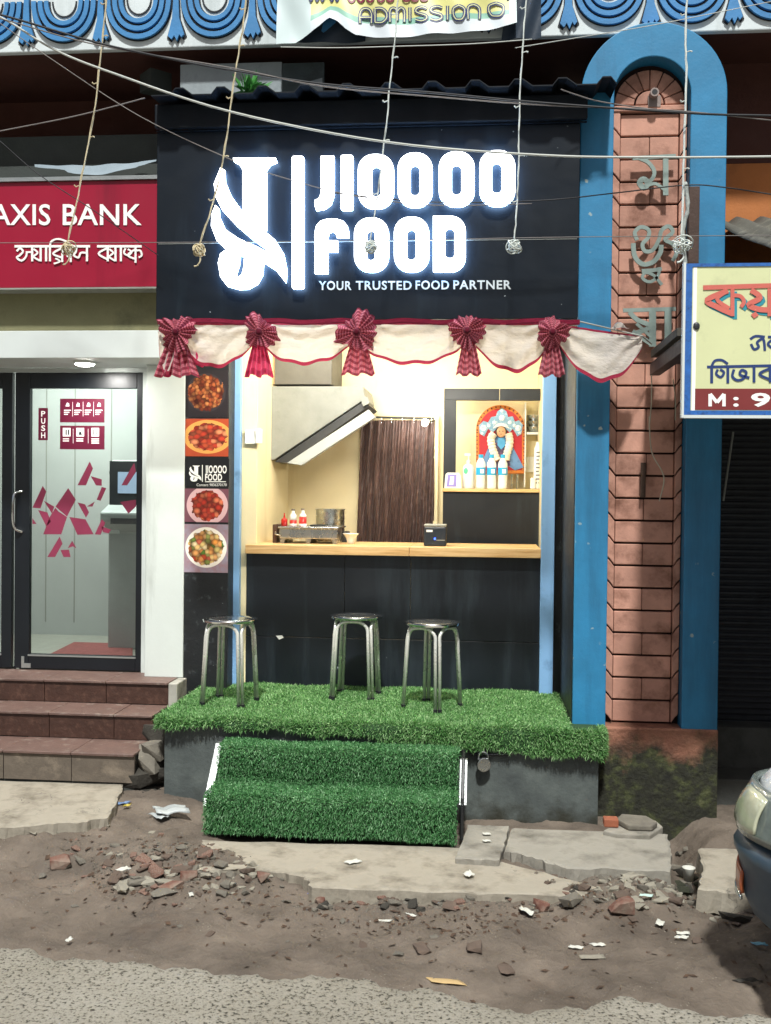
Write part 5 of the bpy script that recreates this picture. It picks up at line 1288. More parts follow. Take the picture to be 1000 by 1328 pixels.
# awning frame
XB0 = P(891, 440, -1.03).x; YB = -1.03
zaw = z_at(842, 478, -.02)
aw = thing('awning', 'corrugated awning on black beams over the closed shop', 'awning', (2.0, -.5, zaw))
for x in (XB0 + .01, XB0 + 1.2, XB0 + 2.4):
    mb = MB(); mb.box(x, x + .05, YB + .02, -.015 if x < XR else .56, zaw - .035, zaw + .02); mb.build('beam', MATS['black_metal'], aw, bevel=.003)
    mb = MB(); mb.box(x + .004, x + .046, YB + .3, -.016 if x < XR else .56, zaw + .055, zaw + .09); mb.build('beam', mat('timber_grey', '4d4942', .8, var=.25, scale=12, bump=.3), aw)
mb = MB(); mb.box(XB0 + .01, 4.0, YB + .021, YB + .06, zaw + .0205, zaw + .054); mb.build('cross_bar', MATS['black_metal'], aw)
mb = MB(); mb.box(XB0 + .012, 4.0, YB + .1, -.016, zaw + .0565 - .035, zaw + .0565 - .03); mb.build('ceiling_sheet', MATS['black_metal'], aw)
mb = MB(); mb.box(XR + .006, 4.0, -.0155, .568, zaw + .0565 - .035, zaw + .0565 - .03); mb.build('ceiling_sheet', MATS['black_metal'], aw)
zwl, zfr = z_at(960, 283, .5), z_at(960, 346, YB + .15)
for i in range(7):                    # overlapping corrugated sheets
    xa_ = XR + .02 + i * .36; w_ = .38
    n_ = 24
    def cor(u, v):
        x = xa_ + u * w_ - (.02 * i % .03); y = YB - .02 + v * (.56 - YB); z = zfr + v * (zwl - zfr) + .018 * math.sin(u * w_ * 2 * math.pi / .13) + (.012 if i % 2 else 0) + .006 * math.sin(v * 9 + i)
        return Vector((x, y, z))
    mb = MB(); mb.grid(cor, n_, 8); mb.build('roof_sheet', MATS['asbestos'], aw, smooth=True, solid=.007)
# hoarding
mat('board_cream', 'cfd3a4', .5, var=.06, scale=3, bump=.04, dirt=('b0b48c', .2, 4))
mat('board_blue', '2760a8', .5, var=.2, scale=40, bump=.05, dirt=('14305e', .35, 45)); mat('board_maroon', '7a2c2c', .5, var=.08, bump=.02)
mat('paint_coral', 'c8665a', .5, var=.08, bump=0); mat('paint_teal', '2c8a9a', .5, var=.05, bump=0); mat('paint_navy', '20386e', .5, var=.08, bump=0)
ho = thing('shop_hoarding', 'cream painted board with coral and navy lettering hung before the awning', 'sign', P(980, 540, YB))
a, b_ = P(891, 342, YB), P(891, 538, YB); X1 = b_.x + 1.25
mb = MB(); mb.box(a.x, X1, YB, YB + .02, b_.z, a.z); mb.build('panel', MATS['board_cream'], ho)
bw_ = .022
mb = MB(); mb.box(a.x - .004, a.x + bw_, YB - .004, YB - .0002, b_.z, a.z); mb.box(a.x + bw_ + .0003, X1, YB - .004, YB - .0002, b_.z, b_.z + bw_ * .8); mb.box(a.x + bw_ + .0003, X1, YB - .004, YB - .0002, a.z - bw_ * .6, a.z); mb.build('border', MATS['board_blue'], ho)
mb = MB(); mb.box(a.x - .014, a.x - .0045, YB - .008, YB + .024, b_.z - .012, a.z + .004); mb.box(a.x - .0044, X1, YB - .008, YB + .024, b_.z - .013, b_.z - .001); mb.build('frame', MATS['white_panel'], ho)
mb = MB(); prect(mb, 901.5, 504, 1100, 532, YB - .0002, .0012); mb.build('number_band', MATS['board_maroon'], ho)
mb = MB(); prect(mb, 899.5, 346.5, 901.3, 534, YB - .0002, .0012); mb.build('inner_line', MATS['lettering_white'], ho)
ka = [([(912, 373), (1010, 370)], 6), ([(944, 377), (917, 389), (930, 398), (950, 407)], 7), ([(944, 377), (930, 388), (946, 400)], 5), ([(950, 374), (950, 410)], 5), ([(950, 383), (960, 384), (965, 391), (961, 398)], 5),
      ([(974, 376), (986, 386), (971, 395), (984, 401), (1000, 402)], 7), ([(998, 374), (998, 410)], 5)]
letters('lettering', [([(x + 3.5, y + 4) for x, y in p_], w_) for p_, w_ in ka[1:]], ho, MATS['paint_teal'], YB - .0003, .0006)
letters('lettering', ka, ho, MATS['paint_coral'], YB - .003, .0008)
mb = MB(); plate(mb, [(974, 408), (980, 404), (984, 409), (978, 413)], YB - .003, .001); mb.build('lettering', MATS['paint_coral'], ho)
letters('lettering', [([(973, 440), (980, 436), (992, 437)], 3.4), ([(974, 446), (978, 453), (984, 450), (982, 444), (990, 440), (992, 455)], 3.4), ([(996, 437), (1012, 437)], 3.2), ([(1004, 439), (996, 446), (1004, 453)], 3.2), ([(1006, 437), (1006, 456)], 3.2)], ho, MATS['paint_navy'], YB - .0003, .001)
letters('lettering', [([(917, 476), (1012, 474)], 3.6), ([(923, 476), (923, 497)], 3.8), ([(923, 475), (927, 468), (936, 467), (944, 472)], 3.2), ([(931, 479), (929, 485), (935, 489), (939, 483), (934, 479)], 3.2), ([(944, 476), (944, 497)], 3.6),
                      ([(952, 479), (950, 488), (956, 493), (964, 491), (968, 483), (962, 480), (960, 486), (972, 490)], 3.4), ([(978, 475), (978, 496)], 3.6), ([(998, 478), (985, 485), (998, 492)], 3.4), ([(999, 475), (999, 496)], 3.6)], ho, MATS['paint_navy'], YB - .0003, .001)
letters('lettering', [([(921, 527), (921, 511)], 4.4), ([(921, 511), (930, 522)], 4.4), ([(930, 522), (939, 511)], 4.4), ([(939, 511), (939, 527)], 4.4)], ho, MATS['lettering_white'], YB - .0015, .0008)
mb = MB(); text_px(mb, ':', 951, 958, 512, 526.5, YB - .0016, .0006, .03); mb.build('lettering', MATS['lettering_white'], ho)
for ch_, xa_ in (('9', 974), ('8', 1002)):
    mb = MB(); text_px(mb, ch_, xa_, xa_ + 25, 509.5, 526.5, YB - .0016, .0006, .03); mb.build('lettering', MATS['lettering_white'], ho)
mb = MB(); c_ = P(903, 423, YB); mb.ball((c_.x, YB - .004, c_.z), .014, .006, .016, 9, 6); mb.build('torn_patch', MATS['dark_item'], ho)
# posts behind the board
mb = MB(); q0, q1 = P(893, 243, -.12), P(902, 560, -.12); mb.box(q0.x, q1.x, -.14, -.09, zaw, q0.z)
one('wooden_post', mb, mat('post_wood', '4b3a33', .8, var=.25, scale=10, bump=.3), 'short brown wooden post rising behind the tangled white cord', 'post', bevel=.004)
mb = MB(); mb.tube(smoothline([P(889, 236, -.17), P(892, 270, -.17), P(886, 300, -.17), P(889, 350, -.19), P(887, 400, -.2), P(890, 440, -.2)], 5), [.007 + .005 * abs(math.sin(i_ * 1.9)) for i_ in range(26)], 7)
one('plastic_strip', mb, MATS['cord_w2'] if 'cord_w2' in MATS else mat('cord_w2', '9da39f', .7, var=.3, scale=30, bump=.3), 'twisted white plastic strip hanging by the wooden post', 'strip', smooth=True)
mb = MB()
for a_, b_ in (((845, 482), (842, 556)), ((873, 492), (876, 545))):
    mb.tube(smoothline([P(*a_, -.05), P((a_[0] + b_[0]) / 2 + 1.5, (a_[1] + b_[1]) / 2, -.06), P(*b_, -.055)], 4), .003, 5)
one('hanging_cord', mb, mat('jute', '9a9484', .9), 'frayed grey cord ends hanging below the black beam', 'cord')
mb = MB(); mb.tube(smoothline([P(842, 540, .02), P(845, 585, .02), P(858, 610, .01), P(861, 625, .01), P(855, 650, .02)], 6), .0035, 5)
one('loose_wire', mb, mat('wire_cream', 'b9b09c', .7), 'thin cream wire curling down the pillar blocks', 'wire')
mb = MB(); prect(mb, 831, 600, 837, 645, .062, .006)
one('rusty_slot', mb, mat('rust', '3b2a20', .9, var=.3, scale=30, bump=.5), 'rusty upright iron slot set in the pillar blocks', 'bracket')

# ------------------------------------------------------------------ parked car nosing in from the right
mat('car_silver', 'dfe3e4', .25, metal=.15, var=.03, bump=0, coat=.6); mat('bumper_blue', '3c4c5a', .42, var=.08, bump=.02)
mat('lens_amber', 'a5552f', .3, var=.1, bump=0, coat=.4); mat('rubber', '191919', .8, var=.15)
mat('lamp_lens', 'b3b59c', .15, var=.12, scale=20, bump=0, coat=.8)
car = thing('parked_car', 'silver car with dark blue bumper, only its front corner in view', 'car', (1.05, -1.1, -.03), 0)
yawc = R(212)                    # +x of the car is its nose
near = P(964, 1066, -1.66)
car.rotation_euler = (0, 0, yawc)
Fx, Sd = Vector((math.cos(yawc), math.sin(yawc), 0)), Vector((-math.sin(yawc), math.cos(yawc), 0))
org = Vector((near.x, near.y, -.04)) - Fx * 1.56 + Sd * .69
car.location = org
def hull(secs, ny=13):                # sections (x, [(z, half-width)...])
    mb = MB(); nsec = len(secs); prof = None
    for x, pr_ in secs:
        pts = [(x, -hw, z) for z, hw in pr_] + [(x, hw, z) for z, hw in reversed(pr_)]
        mb.v += pts; npt = len(pts)
    for i in range(nsec - 1):
        for j in range(npt):
            mb.f.append((i * npt + j, i * npt + (j + 1) % npt, (i + 1) * npt + (j + 1) % npt, (i + 1) * npt + j))
    mb.f += [tuple(range(npt)), tuple(range((nsec - 1) * npt, nsec * npt))]
    return mb
def outline(half):                    # plan of the car: mirror a half outline (x, y<0), nose at +x
    return half + [(x, -y) for x, y in reversed(half)]
def loft(half, levels, name, m_, bev=.012, par=None):
    mb = MB(); o_ = outline(half); n_ = len(o_)
    for z, ins, dx in levels: mb.v += [((x - ins * (1 if x > 0 else -1) + dx), y * (1 - ins / .75), z) for x, y in o_]
    for i in range(len(levels) - 1):
        for j in range(n_): mb.f.append((i * n_ + j, i * n_ + (j + 1) % n_, (i + 1) * n_ + (j + 1) % n_, (i + 1) * n_ + j))
    mb.f += [tuple(range(n_)), tuple(range((len(levels) - 1) * n_, len(levels) * n_))]
    return mb.build(name, m_, car if par is None else par, local=True, smooth=True)
nose = [(1.20, -.735), (1.34, -.738), (1.46, -.72), (1.56, -.685), (1.64, -.63), (1.70, -.55), (1.74, -.45), (1.77, -.30), (1.785, -.15), (1.79, 0)]
side = [(-1.72, -.40), (-1.68, -.60), (-1.50, -.70), (-.8, -.735), (.3, -.735)]
full = [(x - (.05 if x > 1.3 else 0), y * .985) for x, y in side + nose]
loft(full, [(.20, .06, 0), (.26, .01, 0), (.45, 0, 0), (.62, .005, 0), (.70, .02, 0), (.735, .045, 0), (.75, .08, 0)], 'body', MATS['car_silver'])
loft([(.55, -.60), (.9, -.63), (1.3, -.62), (1.5, -.57), (1.60, -.46), (1.65, -.25), (1.66, 0)], [(.752, 0, 0), (.79, .03, -.03), (.82, .09, -.10), (.835, .2, -.2)], 'bonnet', MATS['car_silver'])
loft([(-1.55, -.45), (-1.45, -.58), (-.6, -.62), (.4, -.62), (.85, -.50), (.9, 0)], [(.751, 0, 0), (1.05, .08, -.1), (1.38, .16, -.22), (1.44, .24, -.26)], 'cabin', mat('car_glass', '1b2226', .1, var=.05, bump=0))
loft([(.9, -.70)] + nose, [(.21, .13, 0), (.235, .075, 0), (.28, .03, 0), (.34, .006, 0), (.44, .0, 0), (.475, -.012, 0), (.505, -.014, 0), (.53, .006, 0), (.545, .045, 0)], 'bumper', MATS['bumper_blue'])
def patch(i0, i1, z0, z1, out, th, name, m_, s_, par=None, n_=10, lean=0.0):
    pts = smoothline(nose[i0:i1 + 1], 4); mb = MB(); m2 = len(pts)
    def f(u, v):
        k_ = u * (m2 - 1); j = min(int(k_), m2 - 2); p = pts[j] + (pts[j + 1] - pts[j]) * (k_ - j); d = pts[j + 1] - pts[j]; nr = np.array([-d[1], d[0]]) * -1; nr /= np.linalg.norm(nr)
        bul = math.sin(math.pi * min(1, max(0, v))) * out * .6 + out
        q_ = p + nr * (bul - lean * v); zz_ = z0 + (z1 - z0) * v + (.012 * math.sin(math.pi * u) if v > .5 else -.010 * math.sin(math.pi * u))
        return Vector((q_[0], s_ * -q_[1] if s_ > 0 else q_[1], zz_))
    mb.grid(f, 14, 6); return mb.build(name, m_, car if par is None else par, local=True, smooth=True, solid=th)
for s_ in (-1, 1):
    h_ = patch(2, 7, .556, .70, .010, .02, 'headlight', mat('lamp_housing', '6d7672', .2, var=.2, scale=25, bump=0, coat=.6), s_, lean=.05)
    patch(4, 6, .575, .685, .018, .008, 'lens', MATS['lamp_lens'], s_, h_, lean=.045)
    patch(2, 5, .345, .415, .006, .01, 'turn_lamp', MATS['lens_amber'], s_)
    patch(2, 5, .322, .340, .008, .01, 'turn_lamp_bezel', MATS['chrome'], s_)
mb = MB(); mb.box(1.80, 1.81, -.25, .25, .36, .46); mb.build('number_plate', MATS['black_metal'], car, local=True, bevel=.003)
mb = MB(); mb.prism([(1.36, -.75, .50), (1.33, -.765, .34), (1.30, -.765, .34), (1.30, -.75, .50)], (-.01, -.012, 0)); mb.build('side_flap', MATS['black_metal'], car, local=True, bevel=.002)
for x in (1.05, -1.15):
    for s_ in (1, -1):
        mb = MB(); q_ = [(.17, -.08), (.25, -.085), (.275, -.06), (.275, .06), (.25, .085), (.17, .08)]
        n_ = 32; b0 = len(mb.v)
        for r_, d_ in q_: mb.v += [(x + r_ * math.cos(2 * math.pi * a / n_), s_ * .66 + d_, .26 + r_ * math.sin(2 * math.pi * a / n_)) for a in range(n_)]
        for i in range(len(q_) - 1):
            for a in range(n_): mb.f.append((i * n_ + a, i * n_ + (a + 1) % n_, (i + 1) * n_ + (a + 1) % n_, (i + 1) * n_ + a))
        wl = mb.build('wheel', MATS['rubber'], car, local=True, smooth=True)
        mb = MB(); mb.tube([(x, s_ * .66 - .07, .26), (x, s_ * .66 + .07, .26)], .168, 24); mb.build('rim', MATS['steel'], wl, local=True)

# ------------------------------------------------------------------ overhead: banner, roof clutter, wires, light strings
m, k, b = special('banner_cloth')
uv = k.n('ShaderNodeTexCoord').outputs['UV']; sp2 = k.n('ShaderNodeSeparateXYZ'); k.l(uv, sp2.inputs[0])
yy = k.math('ADD', sp2.outputs[1], k.math('MULTIPLY', sp2.outputs[0], .03))
c = k.ramp(yy, [(0.0, 'c9d6d2'), (.395, 'c9d6d2'), (.40, 'd8d58a'), (.70, 'd8d58a'), (.705, '86b8a4'), (.80, '86b8a4'), (.805, 'cdd6dc'), (1.0, 'cdd6dc')])
inx = k.math('MULTIPLY', k.math('GREATER_THAN', sp2.outputs[0], .14), k.math('LESS_THAN', sp2.outputs[0], .97))
c = k.mix(inx, lin('c3d3d4'), c); k.l(c, b.inputs['Base Color']); b.inputs['Roughness'].default_value = .5
bn = thing('banner', 'torn pale printed banner tied over the frieze above the sign board', 'banner', P(520, 60, -.05))
YBA = .03
bx = [(360, 61), (372, 59), (384, 57), (400, 47), (415, 37), (428, 26), (438, 30), (450, 42), (462, 50), (520, 51), (580, 47), (630, 41), (660, 37), (670, 34)]
def bdisp(u, v): return -.012 * math.sin(u * 17 + v * 3) - .007 * math.sin(u * 39 - v * 5) - .03 * v * v
def bsurf(x, y):
    u = (x - 360) / 310; yb_ = float(np.interp(x, [q_[0] for q_ in bx], [q_[1] for q_ in bx])); return YBA + bdisp(u, (y + 34) / (yb_ + 34)) - .006
def ban(u, v):
    x = 360 + 310 * u; yb_ = float(np.interp(x, [q_[0] for q_ in bx], [q_[1] for q_ in bx])); y = -34 + v * (yb_ + 34)
    return P(x, y, YBA) + Vector((0, bdisp(u, v), 0))
mb = MB(); mb.grid(ban, 90, 20)
mb.uv = [(u, ((v * 85 * 1.0) / 85)) for u, v in mb.uv]
mb.build('cloth', m, bn, smooth=True)
mat('ink_navy', '27306a', .5, var=.05, bump=0); mat('ink_wine', '7d1f3c', .5, var=.05, bump=0)
GLY = {'A': [[(0, 1), (0, .35), (.25, 0), (.75, 0), (1, .35), (1, 1)], [(0, .6), (1, .6)]], 'D': [[(0, 0), (0, 1)], [(0, 0), (.6, 0), (1, .3), (1, .7), (.6, 1), (0, 1)]],
       'M': [[(0, 1), (0, .2), (.25, 0), (.5, .25), (.5, .9)], [(.5, .25), (.75, 0), (1, .2), (1, 1)]], 'I': [[(.5, 0), (.5, 1)]], 'S': [[(1, .12), (.6, 0), (.1, .12), (.1, .38), (.9, .6), (.95, .85), (.5, 1), (0, .9)]],
       'O': [[(.5, 0), (.95, .2), (1, .6), (.8, .95), (.5, 1), (.2, .95), (0, .6), (.05, .2), (.5, 0)]], 'N': [[(0, 1), (0, .2), (.4, 0), (.8, .1), (1, .35), (1, 1)]]}
def blocktext(s, x0, x1, y0, h, slope, wd, m_ink, m_in):
    ws = {'I': .35, 'M': 1.25}; tot = sum(ws.get(c, 1) + .32 for c in s) - .32; sc2 = (x1 - x0) / tot; x = x0
    o1, o2 = MB(), MB()
    for i, c in enumerate(s):
        w_ = ws.get(c, 1) * sc2
        for j, st_ in enumerate(GLY[c]):
            pts = [(x + q_[0] * w_, y0 + q_[1] * h + slope * (x - x0)) for q_ in st_]
            ribbon(o1, pts, wd, bsurf, .001 + .0002 * j, smooth=len(pts) > 2, n=4); ribbon(o2, pts, wd * .3, bsurf, .003 + .0002 * j, smooth=len(pts) > 2, n=4)
        x += w_ + .32 * sc2
    o1.build('lettering', m_ink, bn); o2.build('lettering', m_in, bn)
blocktext('ADMISSION', 467, 622, 12, 18, -.040, 4.4, MATS['ink_navy'], MATS['board_cream'])
blocktext('O', 634, 653, 4, 17, -.03, 4.4, MATS['ink_navy'], MATS['board_cream'])
mb = MB()
for i, x in enumerate((456, 468, 480, 494, 506, 527, 538, 550)): ribbon(mb, [(x - 4, -8), (x - 4, -1), (x, 3 - i * .3), (x + 4, -1), (x + 4, -8)], 2.6, bsurf, .001)
mb.build('lettering', MATS['ink_wine'], bn)
mb = MB()
for i, x in enumerate((403, 411, 418, 430, 437)): ribbon(mb, [(x - 2.5, -5), (x, 2), (x + 3, -4)], 1.8, bsurf, .001)
mb.build('lettering', MATS['ink_navy'], bn)
mb = MB(); mb.grid(lambda u, v: P(662 + 40 * u - 12 * v * (1 - u), -30 + v * (82 - 3 * u), YBA + .02) + Vector((0, -.015 * math.sin(u * 9 + v * 4), 0)), 16, 14)
mb.build('dark_backing', mat('tarp_dark', '22303f', .6, var=.2, bump=.15), bn, smooth=True)
mb = MB(); mb.grid(lambda u, v: P(384 + 90 * u, 22 + v * (34 - 4 * abs(u - .5)), YBA + .045) + Vector((0, -.01 * math.sin(u * 9 + v * 4), 0)), 16, 8)
mb.build('dark_backing', MATS['tarp_dark'], bn, smooth=True)
# whiteboard panel on the roof
wp = thing('roof_panel', 'stained grey panel leaning behind the stall roof edge', 'panel', P(325, 122, .2))
a, b_ = P(234, 84, .20), P(365, 124, .20)
mb = MB(); mb.box(a.x, b_.x, .20, .23, b_.z - .05, a.z); mb.build('board', mat('panel_pale', '8e979b', .7, var=.15, scale=6, bump=.15, dirt=('5c6468', .35, 6)), wp)
a2, b2 = P(366, 82, .20), P(420, 124, .20)
mb = MB(); mb.box(a2.x, b2.x, .201, .231, b_.z - .05, a2.z); mb.build('board', mat('panel_slate', '3b4648', .7, var=.2, scale=6, dirt=('232a2c', .3, 5)), wp)
mb = MB(); plate(mb, [(393, 108), (418, 101), (419, 121), (385, 122)], .1995, .002); mb.build('patch', MATS['panel_pale'], wp)
mb = MB(); mb.tube([P(202, 120, .3), P(202, 96, .3)], .09, 4); o = mb.build('bracket', MATS['panel_green'], wp)
# weed on the roof
wd_ = thing('roof_weed', 'small green weed growing on the stall roof edge', 'plant', P(325, 124, .05))
mb = MB(); c0 = P(324, 122, .05); r0 = random.Random(4)
for i in range(90):
    a = r0.uniform(0, 2 * math.pi); el = r0.uniform(.3, 1.45); L = r0.uniform(.07, .15)
    d = Vector((math.cos(a) * math.cos(el), math.sin(a) * math.cos(el), math.sin(el))); s_ = d.cross(Vector((r0.random(), r0.random(), r0.random()))).normalized() * r0.uniform(.005, .011)
    q0 = c0 + Vector((r0.uniform(-.03, .03), r0.uniform(-.02, .02), 0)); mb.add([q0, q0 + d * L * .5 + s_, q0 + d * L - Vector((0, 0, .02)), q0 + d * L * .5 - s_], [(0, 1, 2, 3)])
mb.build('leaves', mat('weed_green', '3f8a3a', .6, var=.3, scale=30, bump=0), wd_)
mb = MB(); mb.tube([c0 - Vector((0, 0, .03)), c0 + Vector((0, 0, .05))], .004, 5); mb.build('stem', MATS['weed_green'], wd_)

mat('cable_white', 'b9bcb6', .6, var=.1, bump=0); mat('cable_black', '1f2024', .6, var=.1, bump=0); mat('cable_grey', '77716e', .7, var=.1, bump=0)
def cable(pts, Y0, Y1, r, m_, label, cat='cable'):
    q_ = smoothline(pts, 6); n_ = len(q_); mb = MB(); mb.tube([P(p[0], p[1], Y0 + (Y1 - Y0) * i / (n_ - 1)) for i, p in enumerate(q_)], r, 6)
    return one('overhead_cable', mb, m_, label, cat, 'overhead cables', smooth=True)
cable([(-60, 5), (0, 22), (70, 64), (150, 96), (300, 145), (500, 184), (700, 201), (850, 204), (1000, 203), (1080, 201)], -.7, -.55, .0052, MATS['cable_white'], 'thick pale cable sagging from top left across the whole sign')
cable([(-60, 10), (0, 19), (125, 55), (230, 78), (300, 91), (420, 109), (560, 120), (700, 133), (900, 147), (1000, 150), (1080, 153)], -.75, -.5, .005, MATS['cable_black'], 'black cable crossing above the stall roof')
cable([(-60, 12), (0, 24), (125, 58), (300, 88), (420, 112), (560, 125), (700, 136), (870, 143), (1000, 156)], -.73, -.52, .003, MATS['cable_grey'], 'thin grey cable running beside the black one above the roof')
cable([(0, 30), (60, 72), (180, 150), (300, 207), (360, 228), (450, 252), (560, 266), (690, 264)], -.5, -.45, .0024, MATS['cable_grey'], 'thin grey wire slanting down behind the glowing logo')
cable([(-40, 178), (0, 170), (100, 150), (188, 127)], -.3, -.26, .003, MATS['cable_grey'], 'grey wire rising to the left corner of the stall roof')
cable([(-30, 160), (0, 183), (50, 226), (120, 272), (205, 331)], -.3, -.2, .0024, MATS['cable_black'], 'thin black wire slanting across the crimson bank sign')
cable([(-40, 315), (0, 315), (200, 314.5), (500, 312), (700, 308), (900, 306), (1050, 305)], -.45, -.45, .002, MATS['cable_grey'], 'thin level wire across both sign boards at half height')
cable([(430, 250), (560, 262), (700, 260), (800, 250), (890, 240), (940, 243), (1000, 252), (1060, 262)], -.35, -.35, .003, MATS['cable_black'], 'black wire dipping across the pillar just above its middle letter')
cable([(668, 62), (760, 47), (850, 32), (1000, 2)], -.6, -.6, .0018, MATS['cable_white'], 'hair-thin white line rising to the top right over the arch')
cable([(364, 61), (440, 62), (520, 60), (610, 57), (690, 51)], .0, .0, .003, MATS['cable_white'], 'white rope along the bottom of the torn banner')
cable([(728, 116), (745, 122), (780, 132), (850, 142), (900, 146)], -.3, -.1, .003, MATS['cable_grey'], 'short grey wire from the roof end to the lamp holder on the pillar')

def knot(mb, c, r, seed, wr=.0028):
    r0 = random.Random(seed)
    for i in range(9):
        ax = Vector((r0.uniform(-1, 1), r0.uniform(-1, 1) * .7, r0.uniform(-1, 1))).normalized(); u = ax.orthogonal().normalized(); v = ax.cross(u); rr = r * r0.uniform(.6, 1.05); sh = Vector((r0.uniform(-.25, .25) * r, r0.uniform(-.1, .1) * r, r0.uniform(-.25, .25) * r))
        mb.tube([c + sh + (u * math.cos(a * math.pi / 7) + v * math.sin(a * math.pi / 7)) * rr for a in range(14)], wr, 5, closed=True)
def string(pts, Y, label, kr, m_, seed, r=.0038, tail=True):
    q_ = smoothline(pts, 6); t = thing('light_string', label, 'string lights', P(pts[-1][0], pts[-1][1], Y), 0, 'unlit light strings hanging over the signs')
    r0 = random.Random(seed)
    W = [P(p[0] + r0.uniform(-.6, .6), p[1], Y) for p in q_]
    mb = MB(); mb.tube(W, r, 6); mb.build('cord', m_, t, smooth=True)
    mb = MB(); W2 = [p + Vector((.003 * math.sin(i * 1.3), -.004, 0)) for i, p in enumerate(W)]; mb.tube(W2, r * .6, 5); mb.build('cord', m_, t, smooth=True)
    for i in range(4, len(W) - 2, 5):
        s_ = 1 if (i // 5) % 2 else -1
        mb = MB(); mb.tube([W[i], W[i] + Vector((s_ * .018, -.006, -.004 + .006 * s_)), W[i] + Vector((s_ * .026, -.008, -.002))], [.002, .003, .0035], 6); mb.build('bulb', m_, t)
    c = P(pts[-1][0], pts[-1][1] + 6, Y); mb = MB(); knot(mb, c, kr, seed)
    if tail: mb.tube(smoothline([c, c + Vector((.01, -.01, -.05)), c + Vector((-.004, -.01, -.075)), c + Vector((-.02, -.01, -.08))], 4), r, 6)
    mb.build('knot', m_, t, smooth=True)
mat('cord_cream', 'c9bb98', .8, var=.15, scale=40, bump=.1); mat('cord_white', 'd0d6d0', .7, var=.1, bump=0)
string([(140, -20), (136, 20), (130, 80), (119, 165), (104, 240), (88, 316)], -.5, 'cream light string knotted in front of the crimson bank sign', .036, MATS['cord_cream'], 2)
string([(321, -20), (316, 30), (305, 95), (292, 190), (278, 258), (258, 318)], -.5, 'cream light string knotted beside the glowing logo', .030, MATS['cord_cream'], 3)
string([(518, -20), (513, 40), (506, 110), (500, 170), (490, 250), (480, 314)], -.5, 'light string hanging across the glowing letters', .030, MATS['cord_white'], 4, .0032, False)
string([(684, -20), (680, 30), (675, 110), (673, 190), (671, 260), (667, 313)], -.5, 'white light string ending in a knot right of the glowing letters', .032, MATS['cord_white'], 5, .0032, False)
string([(893, -20), (889, 40), (890, 100), (887, 200), (884, 312)], -.5, 'white light string tangled in a ball before the pillar', .046, MATS['cord_white'], 6, .005)
# ------------------------------------------------------------------ rubble, litter
def chunk(seed, sx, sy, sz, n=15, rough=.34):
    import bmesh
    r0 = random.Random(seed); bm = bmesh.new()
    for i in range(n + 6):
        v = Vector((r0.uniform(-1, 1), r0.uniform(-1, 1), r0.uniform(-1, 1)))
        m_ = max(abs(v.x), abs(v.y), abs(v.z)); v = v / m_ * r0.uniform(1 - rough, 1)
        bm.verts.new((v.x * sx, v.y * sy, v.z * sz))
    r_ = bmesh.ops.convex_hull(bm, input=bm.verts)
    bmesh.ops.delete(bm, geom=[g for g in r_['geom_interior'] if isinstance(g, bmesh.types.BMVert)], context='VERTS')
    me = bpy.data.meshes.new('stone'); bm.to_mesh(me); bm.free()
    return me
mat('rub_grey', '6c675d', .9, var=.2, scale=14, bump=.5, bscale=50, dirt=('55504a', .35, 9)); mat('rub_pale', '8a8578', .9, var=.15, scale=14, bump=.4, bscale=50, dirt=('7b7466', .3, 12))
mat('rub_brown', '5e5046', .95, var=.2, scale=14, bump=.5, bscale=50); mat('rub_dark', '38352f', .95, var=.25, scale=14, bump=.5)
def put(name, px, py, sx, sy, sz, m_, label, cat, seed, group=None, rz=None, tilt=0, Z=None, sink=.3):
    Zg = -.045 if Z is None else Z
    p = G(px, py, Zg)
    if Z is None: p = G(px, py, ground_z(p.x, p.y)); p.z = ground_z(p.x, p.y)
    me = chunk(seed, sx, sy, sz); me.materials.append(m_); me.name = name
    o = bpy.data.objects.new(name, me); C.objects.link(o); o.location = p + Vector((0, 0, sz * (1 - sink)))
    o.rotation_euler = (tilt, tilt * .5, rnd.uniform(0, 6) if rz is None else rz)
    return tag(o, label, cat, group)
